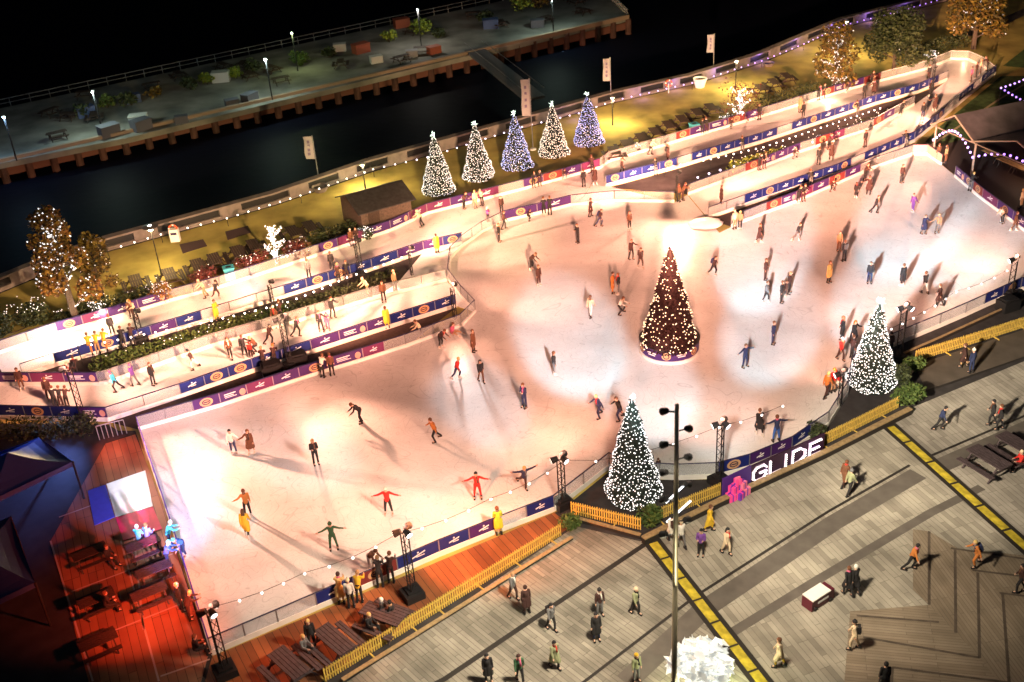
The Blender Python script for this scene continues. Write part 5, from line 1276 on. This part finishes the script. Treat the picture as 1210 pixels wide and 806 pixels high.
P(1078, 251, 'hold', -60, 'p', 'p', 'skater in purple outfit on the white pool at the right')
P(1091, 277, 'hold', 20, 'n', 'e', 'skater in navy coat holding hands with one in tan', 1)
P(1107, 276, 'holdr', -10, 't', 'e', 'skater in tan jacket holding hands with the navy coat', hat='c')
P(1011, 234, 'stand', 150, 'k', 'k', 'dark child sized skater left of the one with wide arms near the rear right barrier', s=.85)
P(1026, 230, 'hold', 160, 'd', 'k', 'dark coated skater with an arm out near the rear right barrier', 1)
P(880, 434, 'spread', 30, 'n', 'n', 'navy skater with arms spread below right of the maroon tree')
P(913, 407, 'stand', 60, 'n', 'n', 'navy skater with a white back print on the white ice')
P(897, 514, 'walk', 190, 'k', 'k', 'skater in ankle length black coat above the bulb letter sign', 1)
P(917, 522, 'spread', 190, 'n', 'u', 'skater in navy coat and blue trousers at the curved front barrier')
P(995, 401, 'spread', 240, 'k', 'k', 'woman in flaring black coat left of the right hand lit tree', 1, 't', style='long')
P(1008, 406, 'hold', 30, 'k', 'd', 'woman in long dark dress reaching towards the right hand lit tree', 1, 'o', style='long')
P(993, 426, 'walk', 20, 'r', 'd', 'red jacketed skater with white hat left of the right hand lit tree', hat='hw')
P(1006, 424, 'stand', 100, 'd', 'k', 'dark skater half hidden by the right hand lit tree')
P(976, 470, 'walk', 120, 'o', 'd', 'orange clad skater, left of three at the glass beside the lamp stand', hat='Y')
P(984, 464, 'stand', 200, 'r', 't', 'red clad skater, middle of three at the glass beside the lamp stand', hat='o')
P(992, 462, 'crouch', 240, 'r', 'w', 'red clad skater, right of three at the glass beside the lamp stand', hat='d')
P(1146, 226, 'lean', 120, 'k', 'e', 'pale haired skater by the right hand barrier below the marquee', hat='Y')
P(1184, 264, 'bend', -60, 'c', 'k', 'beige clad skater bending near the right edge')
P(1198, 273, 'walk', 60, 'b', 'b', 'brown clad skater at the right edge')
P(802, 239, 'stand', 140, 'b', 'k', 'brown clad skater left one of a pair at the end of the ramp barrier')
P(807, 237, 'lean', 100, 'b', 'd', 'brown clad skater right one of a pair at the end of the ramp barrier')
# right ramps
P(690, 221, 'stand', 190, 'k', 'k', 'dark skater on the top ramp left of one with wide arms behind maroon tree')
P(703, 218, 'hold', 190, 'd', 'k', 'dark coated skater with an arm out on the top ramp', 1)
P(735, 207, 'walk', 70, 'd', 'k', 'dark couple sized skater gliding on the top ramp past the cone trees')
P(631, 222, 'lean', 20, 'k', 'k', 'left of two dark skaters at the purple barrier below the cone trees')
P(638, 220, 'lean', 10, 'k', 'd', 'right of two dark skaters at the purple barrier below the cone trees')
P(666, 212, 'crouch', 30, 'd', 'e', 'child at the purple barrier below the fourth cone tree', s=.8)
P(700, 204, 'lean', 190, 'd', 'k', 'dark skater at the right end of the purple barrier below the cone trees')
P(789, 191, 'stand', 100, 'd', 'd', 'skater in long maroon coat on the top ramp above the blue banners', 1)
P(769, 183, 'push', 60, 'c', 'k', 'pale dressed skater stooping on the top ramp beside picnic tables', hat='c')
P(549, 247, 'lean', 60, 'd', 'k', 'maroon skater leaning on the barrier below the second cone tree')
P(562, 246, 'stand', 20, 'c', 't', 'pale haired skater, left of a pair below the third cone tree', hat='Y')
P(570, 243, 'lean', -30, 'c', 'k', 'pale dressed skater, right of a pair below the third cone tree', hat='c')
P(498, 268, 'push', -70, 'c', 'k', 'pale dressed skater stooping at the barrier beside the hut', hat='c')
P(593, 253, 'stand', 20, 'd', 'k', 'dark skater on the top ramp just above the purple banner barrier')
P(577, 262, 'phone', 40, 'p', 'k', 'child with pale helmet on the top ramp by the curved glass', hat='hw', s=.8)
P(830, 160, 'lean', 170, 'k', 'k', 'dark skater left of a pair beside the red emblem on the top ramp')
P(835, 158, 'lean', 190, 'k', 'd', 'dark skater right of a pair beside the red emblem on the top ramp')
P(862, 152, 'crouch', 100, 'd', 'e', 'child crouching at the barrier under the bare lit tree', s=.8)
P(897, 142, 'stand', 190, 'k', 'd', 'dark skater at the barrier right of the bare lit tree', hat='t')
P(949, 140, 'stand', 200, 'k', 'k', 'black clad skater on the top ramp right beside one in tan')
P(945, 133, 'stand', 20, 't', 'd', 'tan coated skater on the top ramp behind the black clad one', 1)
P(967, 118, 'lean', 20, 'k', 'k', 'left of two dark skaters at the emblem banner below the golden tree')
P(973, 116, 'lean', 0, 'k', 'd', 'right of two dark skaters at the emblem banner below the golden tree')
P(999, 109, 'crouch', 60, 'd', 'e', 'child at the far barrier below the round dark tree', s=.8)
P(1021, 117, 'stand', 190, 'k', 'k', 'dark skater left of one with an arm out on the far top ramp')
P(1032, 113, 'hold', 190, 'd', 'k', 'dark coated skater with an arm out on the far top ramp', 1)
P(1029, 101, 'lean', 30, 'd', 'k', 'dark skater at the far top ramp barrier below the round tree')
P(1097, 95, 'stand', 190, 'k', 'd', 'tall dark skater near the end of the top ramp banners')
P(1099, 114, 'stand', 200, 'd', 'k', 'dark skater just below the end of the top ramp banners', hat='t')
P(1090, 141, 'stand', 180, 'k', 'n', 'dark skater left of one with an arm out on the lower right ramp bend')
P(1104, 131, 'hold', 170, 'd', 'd', 'dark coated skater with an arm out on the lower right ramp bend', 1)
P(1064, 137, 'lean', 30, 'k', 'k', 'dark skater at the red emblem banner on the lower right ramp bend')
P(1022, 174, 'stand', 200, 'k', 'd', 'dark skater with a backpack on the lower right ramp')
P(967, 195, 'stand', 180, 'k', 'k', 'dark skater left of one with an arm out on the lower right ramp')
P(982, 189, 'hold', 170, 'd', 'd', 'dark coated skater with an arm out on the lower right ramp', 1)
P(979, 177, 'lean', 40, 'd', 'k', 'dark skater at the back barrier of the lower right ramp by the emblem')
P(897, 201, 'lean', 30, 'k', 'k', 'left of two dark skaters at the back barrier of the lower right ramp')
P(903, 199, 'lean', 10, 'k', 'd', 'right of two dark skaters at the back barrier of the lower right ramp')
P(938, 187, 'crouch', 30, 'd', 'e', 'child at the back barrier of the lower right ramp', s=.8)
P(852, 241, 'stand', 100, 'd', 'b', 'skater in long maroon coat on the lower right ramp near the snow heap', 1)
P(943, 240, 'lean', 30, 'k', 'k', 'left of two dark skaters at the rear right rink barrier')
P(949, 238, 'lean', 10, 'k', 'd', 'right of two dark skaters at the rear right rink barrier')
P(982, 226, 'crouch', 30, 'd', 'k', 'child at the rear right rink barrier under the ramp', s=.8)
P(1022, 213, 'lean', 30, 'd', 'k', 'dark skater at the rear right rink barrier beside the red emblem')
P(1158, 88, 'stand', 250, 'c', 'd', 'pale dressed person at the far right end of the top ramp', hat='t')
P(1147, 97, 'stand', 240, 'm', 'd', 'pink dressed skater at the far right bend of the ramps', hat='d')
P(1153, 92, 'stand', 230, 'd', 'k', 'dark skater at the far right bend of the ramps')
P(1166, 84, 'lean', 250, 'd', 'k', 'dark onlooker outside the far right bend of the ramps', where='deck')
# left ramps
P(139, 463, 'stride', 270, 'z', 'k', 'skater in cyan jacket at the left of the middle ramp', hat='m')
P(160, 456, 'walk', 250, 'p', 'e', 'skater in purple top right of the cyan jacket', hat='m')
P(182, 455, 'stand', 60, 'k', 'k', 'skater all in black on the middle ramp right of the purple top')
P(230, 437, 'stride', 280, 'd', 'w', 'skater with dark top and white trousers on the middle ramp', hat='k')
P(273, 424, 'walk', 10, 'b', 'k', 'brown haired skater holding hands with a black one on the middle ramp', hat='b', style='long')
P(290, 422, 'holdr', 200, 'k', 'k', 'black clad skater holding hands on the middle ramp')
P(297, 422, 'stand', 200, 'r', 'd', 'child in red beside the hand holding pair on the middle ramp', s=.68, hat='r')
P(27, 461, 'stand', 20, 'd', 'b', 'brown clad skater at the left end of the middle ramp')
P(3, 452, 'stride', 280, 'k', 'b', 'dark skater entering at the left edge')
P(85, 451, 'push', 20, 'd', 'w', 'skater in brown and white at the magenta banners by the left tower', hat='c')
P(92, 448, 'lean', 190, 'd', 'k', 'dark skater behind the left pale truss tower')
P(60, 474, 'stand', 200, 'd', 'd', 'slim dark skater at the front barrier at the far left')
P(67, 482, 'lean', 190, 'k', 'k', 'left of three dark skaters huddled at the front barrier at the far left', s=.9)
P(74, 482, 'lean', 180, 'k', 'd', 'middle of three dark skaters huddled at the front barrier at the far left', s=.9)
P(81, 482, 'lean', 170, 'd', 'k', 'right of three dark skaters huddled at the front barrier at the far left', s=.9)
P(157, 378, 'walk', 20, 'b', 'd', 'brown clad skater at the purple banners of the left top ramp', hat='Y')
P(161, 377, 'lean', -20, 'c', 'k', 'beige clad skater at the purple banners of the left top ramp', hat='o')
P(257, 354, 'stride', 60, 'k', 'd', 'dark skater in hat at the left end of the glass barrier on the top ramp', hat='hd')
P(243, 352, 'push', -60, 'c', 't', 'pale dressed skater stooping left of a dark one on the top ramp', hat='c')
P(134, 397, 'stand', 200, 'k', 'k', 'slim dark skater on the left top ramp above the blue banners')
P(393, 321, 'stand', 200, 'k', 'k', 'slim dark skater on the top ramp beside the leaning spectators')
P(366, 330, 'stand', 210, 'e', 'k', 'grey clad skater on the top ramp above the emblem banners')
P(416, 292, 'walk', 20, 'b', 'd', 'brown clad skater at magenta banners in front of the hut', hat='w')
P(422, 289, 'lean', 10, 'd', 'k', 'dark skater at magenta banners beside the pale truss by the hut')
P(327, 386, 'walk', -20, 'b', 'k', 'white hatted brown skater behind the middle pale truss', hat='hw')
P(333, 380, 'lean', 190, 'd', 'k', 'dark skater at the glass barrier behind the middle pale truss')
P(320, 407, 'stride', 60, 'd', 'k', 'brown skater striding left of the middle pale truss', hat='k')
P(352, 398, 'stride', 60, 'k', 'k', 'dark skater striding right of the middle pale truss')
P(380, 392, 'hold', 10, 'k', 'k', 'dark skater holding a child in pink by the hand')
P(388, 390, 'walk', 10, 'm', 'm', 'child in pink between two dark skaters', s=.85, hat='hm')
P(394, 376, 'hold', 40, 'k', 'k', 'dark skater pointing, rearmost of a group on the middle ramp')
P(454, 357, 'stand', 10, 'b', 'k', 'brown topped skater near the right end of the middle ramp', hat='b')
P(467, 344, 'stand', 60, 't', 'k', 'tan topped skater leaning at a counter at the end of the festoon bulbs', hat='t')
P(435, 350, 'push', -60, 'c', 't', 'pale dressed stooping skater on the middle ramp', hat='c')
P(304, 418, 'crouch', 280, 'b', 'k', 'crouching brown haired skater behind the emblem banners', hat='t')
P(147, 412, 'lean', 190, 'k', 'k', 'left of two dark onlookers outside the top ramp beside the yellow group', where='deck')
P(158, 409, 'lean', 180, 'd', 'k', 'right of two dark onlookers outside the top ramp beside the yellow group', where='deck')
P(108, 420, 'lean', 190, 'y', 'o', 'left of three onlookers in yellow jackets leaning on the top ramp barrier', where='deck')
P(117, 418, 'lean', 180, 'y', 't', 'middle of three onlookers in yellow jackets leaning on the top ramp barrier', where='deck')
P(126, 415, 'lean', 170, 'y', 'o', 'right of three onlookers in yellow jackets leaning on the top ramp barrier', where='deck')
P(401, 336, 'lean', 190, 'd', 'k', 'left of two dark onlookers outside the top ramp near the pale truss', where='deck', hat='t')
P(411, 333, 'lean', 180, 'k', 'd', 'right of two dark onlookers outside the top ramp near the pale truss', where='deck', hat='b')
P(313, 437, 'lean', 190, 'd', 'k', 'left of two onlookers outside the middle ramp beside the ballast', where='deck', hat='t')
P(326, 434, 'lean', 180, 'd', 'k', 'right of two onlookers outside the middle ramp beside the ballast', where='deck', hat='o')
P(257, 379, 'phone', 60, 'v', 'v', 'marshal in hi vis yellow outside the left part of the top ramp', 1, 'b', where='deck')
P(517, 299, 'stand', 200, 'v', 'v', 'marshal in hi vis yellow at the right end of the top ramp emblem banners', 1, 'd', where='deck')
P(458, 388, 'stand', 200, 'v', 'v', 'marshal in hi vis yellow at the blue banner end of the middle ramp', 1, 'b', where='deck')
P(590, 632, 'phone', 190, 'v', 'l', 'marshal in hi vis yellow on the timber deck filming the ice', 1, 'b', where='deck')
P(775, 208, 'lean', 190, 'k', 'e', 'dark onlooker outside the blue banners above the rink glass', where='deck')
P(877, 181, 'lean', 180, 'k', 'e', 'dark onlooker with pram outside the right top ramp banners', where='deck')
P(1013, 138, 'lean', 190, 'k', 'e', 'dark onlooker outside the far right top ramp banners', where='deck')
P(958, 222, 'lean', 190, 'k', 'e', 'dark onlooker outside the lower right ramp banners', where='deck')
P(1070, 175, 'lean', 190, 'k', 'e', 'dark onlooker outside the lower right ramp near the bend', where='deck')
P(1117, 193, 'stand', 220, 't', 'b', 'tan clad onlooker under the left arch of the marquee', where='deck', hat='b')
P(1108, 191, 'stand', 200, 'b', 'd', 'brown clad onlooker under the left arch of the marquee', where='deck')
P(1206, 246, 'stand', 220, 'c', 't', 'pale haired onlooker inside the marquee at the right edge', where='deck', hat='Y')
P(1051, 421, 'stand', 200, 'd', 'k', 'dark onlooker right of the right hand lit tree', where='deck', hat='hd')
P(768, 566, 'stand', 200, 'e', 'k', 'grey clad onlooker just right of the near lit tree', where='deck', hat='b')
P(778, 560, 'stand', 200, 'd', 'k', 'child beside the grey clad onlooker near the lit tree', s=.6, where='deck')
P(404, 713, 'lean', 180, 'Y', 'Y', 'left of three pale coated onlookers at the front barrier', 1, 'd', where='deck')
P(416, 718, 'stand', 180, 'W', 'k', 'middle of three pale coated onlookers at the front barrier', hat='hc', where='deck')
P(426, 711, 'lean', 170, 'y', 'k', 'right of three pale coated onlookers at the front barrier', hat='t', where='deck')
P(450, 693, 'lean', 180, 'k', 'k', 'left of two dark onlookers leaning on the front barrier by the deck tower', where='deck', hat='t')
P(463, 688, 'lean', 170, 'd', 'k', 'right of two dark onlookers leaning on the front barrier by the deck tower', where='deck', hat='b')
P(361, 776, 'sit', 60, 'e', 'k', 'grey clad person seated at a slatted table on the timber deck', where='deck', hat='Y')
P(370, 766, 'stand', 20, 'k', 'k', 'fair haired person in black next to the grey seated one', where='deck', hat='Y')
P(438, 750, 'sit', 60, 'k', 'k', 'fair haired person in dark coat seated by the long picket fence', where='deck', hat='Y')
P(456, 733, 'sit', 250, 'k', 'd', 'dark clothed person with pale hair seated across the table on the deck', where='deck', hat='w')
P(466, 736, 'sit', 250, 'k', 'k', 'dark clothed person seated near the picket fence on the right of the table', where='deck', hat='k')
P(201, 671, 'lean', 100, 'u', 'n', 'blue lit onlooker standing at the left violet barrier', where='deck', hat='z')
P(203, 648, 'lean', 110, 'z', 'n', 'pale blue lit onlooker behind another at the left violet barrier', where='deck', hat='hw')
P(177, 644, 'sit', 160, 'u', 'n', 'blue lit seated person right one at the bright table', where='deck')
P(167, 646, 'sit', 170, 'z', 'n', 'pale blue lit seated person left one at the bright table', where='deck', hat='w')
P(216, 722, 'stand', 120, 'k', 'k', 'fair haired dark onlooker at the left barrier in red light', where='deck', hat='Y')
P(226, 732, 'lean', 110, 'd', 'd', 'maroon clad onlooker at the left barrier in red light', where='deck', hat='Y')
P(234, 777, 'sit', 120, 'k', 'k', 'dark seated figure near the front left corner tower', where='deck')
P(129, 725, 'sit', 120, 'k', 'k', 'dark seated figure in the middle of the red deck', where='deck')
P(131, 668, 'sit', 60, 'k', 'd', 'dark seated figure at the upper part of the red deck', where='deck')
# plaza
P(607, 708, 'walk', 40, 'e', 'd', 'grey clad walker beside the dark slot in the plaza near the deck fence', where='plaza', hat='t')
P(623, 725, 'stand', 200, 'd', 'd', 'maroon clad walker at the dark slot in the plaza', 1, 'd', where='plaza')
P(652, 745, 'walk', 30, 'e', 'k', 'grey walker behind an olive one on the plaza', 0, 'k', where='plaza')
P(656, 790, 'walk', 30, 'l', 'k', 'olive coated walker in front of a grey one on the plaza', 1, 'k', where='plaza')
P(709, 728, 'stand', 20, 'd', 'e', 'dark capped walker behind one in black on the plaza', 0, 'hk', where='plaza')
P(705, 757, 'stand', 10, 'k', 'n', 'walker in black long coat at the middle of the left plaza', 1, 'k', where='plaza')
P(751, 726, 'walk', 40, 'l', 'k', 'walker with pale green top and dark trousers near the mast', 0, 'c', where='plaza')
P(578, 806, 'stand', 10, 'k', 'k', 'dark walker at the bottom edge left of one in green', 1, 'k', where='plaza')
P(615, 806, 'walk', 10, 'g', 'k', 'dark green clad walker at the bottom edge', 0, 'd', where='plaza')
P(752, 806, 'stand', 30, 'l', 'e', 'pale green clad person beside the dazzling white tree', 0, 'y', where='plaza')
P(794, 640, 'walk', 200, 'w', 'k', 'white coated walker just left of the tall mast', 1, 'k', where='plaza')
P(805, 647, 'walk', 200, 'W', 'e', 'pale jacketed walker just right of the tall mast', 0, 'c', where='plaza')
P(828, 657, 'phone', -20, 'p', 'k', 'walker in mauve brown coat holding a phone on the plaza', 0, 'k', where='plaza')
P(858, 655, 'walk', 30, 'c', 'c', 'walker in cream clothes with dark hair on the plaza', 0, 'k', where='plaza', style='long')
P(838, 628, 'walk', 70, 'y', 'y', 'walker in mustard coat by the low timber kerb', 1, 'b', where='plaza')
P(920, 788, 'walk', 250, 'c', 'y', 'walker in cream top and yellow skirt on the plaza', 1, 'b', where='plaza')
P(1076, 673, 'stride', 60, 'o', 'k', 'walker in orange jacket and black trousers on the timber inlay', 0, 'k', where='plaza')
P(1152, 670, 'stride', 270, 'o', 'o', 'orange brown figure lunging on the timber inlay', 0, 'Y', where='plaza')
P(1001, 703, 'walk', 200, 'k', 'k', 'dark walker left of a pair beside the white lidded cart', 1, 'b', where='plaza')
P(1009, 701, 'walk', 200, 'k', 'k', 'dark walker right of a pair beside the white lidded cart', 1, 'w', where='plaza')
P(1008, 767, 'walk', 250, 'c', 'c', 'walker in cream clothes with black hat at the inlay corner', 0, 'hk', where='plaza')
P(1204, 700, 'walk', 250, 'd', 'k', 'dark maroon walker at the right edge on the timber inlay', 0, 'k', where='plaza')
P(1043, 818, 'stand', 180, 'k', 'k', 'black coated walker cut off at the bottom edge', 1, 'k', where='plaza')
P(1138, 434, 'walk', 240, 'd', 't', 'walker in dark coat and tan legs on the grey apron', 1, 'b', where='plaza')
P(1147, 441, 'stand', 200, 'n', 'n', 'walker in navy with pale hat on the grey apron', 0, 'hw', where='plaza')
P(1110, 508, 'stride', 60, 'n', 'k', 'walker in navy jacket striding alone on the right plaza', 0, 'k', where='plaza')
P(1171, 502, 'walk', 250, 'k', 'k', 'dark walker left of a pair on the right plaza', 0, 'k', where='plaza')
P(1180, 508, 'walk', 250, 'k', 'k', 'dark walker right of a pair on the right plaza', 0, 'b', where='plaza')
P(1205, 556, 'sit', 270, 'r', 'd', 'person in red seated at a slatted table at the right edge', 0, 'c', where='plaza')
P(997, 575, 'walk', 120, 'b', 'd', 'walker in brown coat, rear one of a pair below the letter sign', 1, 'b', where='plaza')
P(1003, 585, 'walk', 120, 'l', 'k', 'walker in grey green coat, front one of a pair below the letter sign', 0, 'e', where='plaza')

# ------------------------------------------------------------------ the lamps' light
def T(k): return TW[k][1]
def par(k): return TW[k][0]
def L(key, x, y, E, c, half, blend=1.0):
    spot(T(key), g(x, y), E, c, half, blend, par(key))
# peach wash
for key, x, y, E, half in [('T1', 330, 600, 0.56, 34), ('T1', 215, 590, 0.45, 26), ('T2', 440, 540, 0.66, 36), ('T2', 560, 520, 0.56, 30), ('T3', 600, 470, 0.86, 36), ('T3', 690, 430, 0.73, 30), ('T4', 830, 450, 0.86, 36), ('T4', 720, 440, 0.73, 30), ('T5', 980, 330, 0.69, 36), ('T5', 1090, 300, 0.59, 30), ('T6', 1090, 260, 0.69, 36), ('T6', 1120, 330, 1.04, 34), ('T6', 1150, 270, 0.69, 34), ('T7', 930, 400, 0.59, 36), ('T7', 880, 500, 0.59, 30),
    ('b9', 380, 500, 0.70, 34), ('e1', 640, 330, 0.90, 36), ('e1', 560, 450, 0.60, 34), ('h1', 700, 320, 0.27, 32), ('h1', 890, 320, 0.23, 30),
    ('b9', 260, 420, 9.84, 36), ('b9', 430, 370, 9.84, 34), ('f1', 420, 365, 8.33, 36), ('f1', 520, 345, 7.57, 40), ('c0', 330, 335, 5.60, 36), ('c0', 520, 275, 3.31, 34), ('c0', 620, 245, 3.01, 24), ('a8', 40, 475, 8.33, 40), ('a8', 175, 450, 8.33, 34), ('a1', 90, 410, 6.06, 36), ('a1', 235, 365, 6.06, 34), ('d1', 260, 350, 3.54, 34), ('d1', 390, 318, 4.55, 34),
    ('h1', 700, 213, 3.2, 30), ('h1', 620, 238, 1.6, 24), ('h1', 880, 222, 2.6, 34), ('h1', 970, 190, 1.8, 24), ('h1', 760, 188, 4.2, 40), ('i1', 1000, 120, 1.6, 34), ('i1', 1000, 185, 0.45, 34), ('i1', 900, 145, 1.0, 24), ('i1', 1130, 85, 1.5, 44), ('i1', 860, 165, 0.8, 18), ('i1', 900, 215, 0.35, 20)]:
    L(key, x, y, E, PCH, half)
def mpos(x, y, dz):
    d = g(x, y) - MASTC; d.z = 0
    return MASTC + d.normalized() * .8 + Vector((0, 0, MH + dz))
# high peach flood from the mast across the whole rink
for x, y, E, half in ((300, 600, 0.45, 20), (430, 520, 0.45, 20), (640, 430, 0.79, 16), (880, 400, 0.85, 16), (1060, 290, 0.92, 13), (1140, 315, 0.64, 7), (600, 310, 0.91, 12), (820, 300, 0.85, 12), (300, 390, 1.00, 12), (430, 340, 1.00, 10), (620, 230, 0.79, 9), (880, 190, 0.99, 10), (1030, 130, 0.99, 8), (230, 350, 1.00, 9), (90, 450, 1.00, 10)):
    spot(mpos(x, y, -1), g(x, y), E, (1, .43, .265), half, 1.0, rad=.9)
POOL = (.5, .87, 1)
# white pools: soft white floods from the mast, two crisper ones from the ramp corner stands
for x, y, E, half, bl in ((200, 605, 0.61, 6.3, 0.49), (675, 405, 1.92, 6.6, 0.44), (770, 470, 1.86, 6.6, 0.52), (910, 395, 1.63, 5.9, 0.49), (900, 300, 1.49, 5.1, 0.49), (1085, 250, 1.29, 5.2, 0.60), (1040, 352, 1.63, 4.8, 0.49), (1150, 295, 1.35, 3.7, 0.52), (340, 525, 0.47, 6.6, 0.52), (850, 500, 0.72, 5.9, 0.52), (520, 600, 0.22, 6.6, 0.52), (570, 480, 0.71, 5.9, 0.47)):
    spot(mpos(x, y, -1), g(x, y), E, POOL, half, bl, rad=.5)
for key, x, y, E, half, bl in [('e1', 600, 530, .12, 12, 1.0), ('T5', 1010, 365, .2, 20, .8)]:
    L(key, x, y, E, POOL, half, bl)
for key, x, y, E, c, half in [('T1', 190, 540, 1.0, (.5, .55, 1), 14), ('a1', 20, 415, 1.6, (.6, .65, 1), 24), ('d1', 285, 330, .8, (.65, .7, 1), 22), ('a8', 165, 458, 1.2, (.6, .65, 1), 18)]:
    L(key, x, y, E, c, half, .8)
# decks
L('T2', 590, 645, 17.0, (1, .25, .07), 40); L('T2', 420, 740, 7, (1, .24, .07), 38); L('T1', 215, 745, 4.5, (1,.12,.03), 34); L('T1', 125, 700, 4, RED, 32); L('T1', 330, 790, 5, (1, .2, .06), 38)
L('T1', 155, 584, 3.6, WHT, 3.6, .25); L('T1', 180, 655, 3, BLU, 5, .6); L('T1', 112, 600, 2.0, BLU, 4, .6); L('a8', 30, 560, 5, BLU, 34); L('a8', 140, 530, 3, RED, 16)
# plaza: mast floods, warm
PLZ = (1, .84, .6)
for x, y, E, half in ((720, 720, 1.24, 52), (930, 640, 1.28, 36), (1080, 620, 1.19, 30), (1160, 490, 1.68, 20), (560, 740, 2.57, 36), (650, 690, 2.18, 30), (450, 780, 2.18, 22), (1000, 760, 0.99, 40), (940, 570, 1.19, 20), (1190, 400, 1.38, 10)):
    spot(mpos(x, y, -1.2), g(x, y), E, PLZ, half, 1.0, rad=.8)
point(g(826, 800) + Vector((-.9, -.9, .7)), 200, (1, .95, .55), .1)
point(g(833, 806) + Vector((.9, -.7, .6)), 200, (.9, 1, .5), .1)
# added point lights near the trunks brighten the big fairy lit trees
for x, y, P_, h_ in ((80, 400, 1000, 1.0), (130, 372, 350, .8), (975, 116, 160, .8), (1135, 66, 200, 1.0)):
    point(g(x, y) + Vector((0, -1.2, h_)), P_, (1, .75, .42), .2)
for x, y, E, half in ((290, 270, 1.0, 9), (80, 330, .6, 9), (440, 225, .7, 8), (560, 190, .8, 8), (800, 120, .7, 7), (1000, 50, .35, 7), (1160, 40, .35, 7)):
    spot(mpos(x, y, -.5), g(x, y), E, (1, .76, .34), half, 1.0)
L('T1', 166, 619, 15, (1, .04, .14), 2.6, .5)
# weak fill lights added at the towers soften the plaza shadows
for key, x, y, E, half in (('T4', 930, 640, .35, 44), ('T3', 650, 720, .4, 44), ('T5', 1130, 480, .4, 44), ('T4', 1000, 720, .2, 30)):
    L(key, x, y, E, (1, .8, .55), half)
# uplight added at the foot of the white tree to brighten the mast
spot(g(812, 846, .3), MASTC + Vector((0, 0, MH * .6)), .22, (1, .9, .6), 30, 1.0)
spot(mpos(730, 205, -1), g(730, 205), 1.2, (1, .42, .26), 7, 1.0, rad=.9)
spot(mpos(150, 440, -1), g(150, 440), .9, (1, .5, .33), 8, 1.0, rad=.9)
spot(mpos(1075, 148, -1), g(1075, 148), .9, (1, .42, .26), 6, 1.0, rad=.9)
# glow of the violet festoon on the wall
for x, y in ((760, 110), (800, 99), (850, 85), (900, 68), (945, 50), (985, 31), (1030, 19), (1075, 8), (680, 134)):
    point(g(x, y, .85) + Vector((0, .25, 0)), 75, (.35, .2, 1), .3)
spot(mpos(1000, 185, -1), g(1000, 185), .8, (1, .42, .26), 6, 1.0, rad=.9)
spot(mpos(1125, 335, -1), g(1125, 335), .7, (1, .6, .45), 5, 1.0, rad=.9)
spot(mpos(960, 140, -1), g(960, 140), .7, (1, .42, .26), 6, 1.0, rad=.9)
# the left stands sweep the near end of the rink from the left: shadows run right
for key, x, y, E, half in (('a8', 320, 570, 1.7, 22), ('a8', 400, 620, 1.5, 16), ('a8', 270, 650, .9, 16), ('b9', 480, 560, 1.4, 24)):
    L(key, x, y, E, PCH, half)
for key, x, y, E, half in (('a8', 210, 615, .3, 12), ('a8', 300, 535, .25, 14), ('e1', 560, 490, .1, 20)):
    L(key, x, y, E, POOL, half, .6)
for x, y, E, half in ((760, 193, .9, 7), (880, 155, .8, 7), (930, 212, .6, 6), (1120, 90, .7, 6), (350, 335, .6, 8), (220, 440, .7, 8)):
    spot(mpos(x, y, -1), g(x, y), E, (1, .44, .28), half, 1.0, rad=.9)
# the back stands fill behind the maroon tree
for key, x, y, E, half in (('h1', 770, 320, .7, 30), ('h1', 860, 330, .6, 30), ('e1', 700, 360, .9, 26), ('c0', 700, 290, 1.0, 18)):
    L(key, x, y, E, PCH, half)
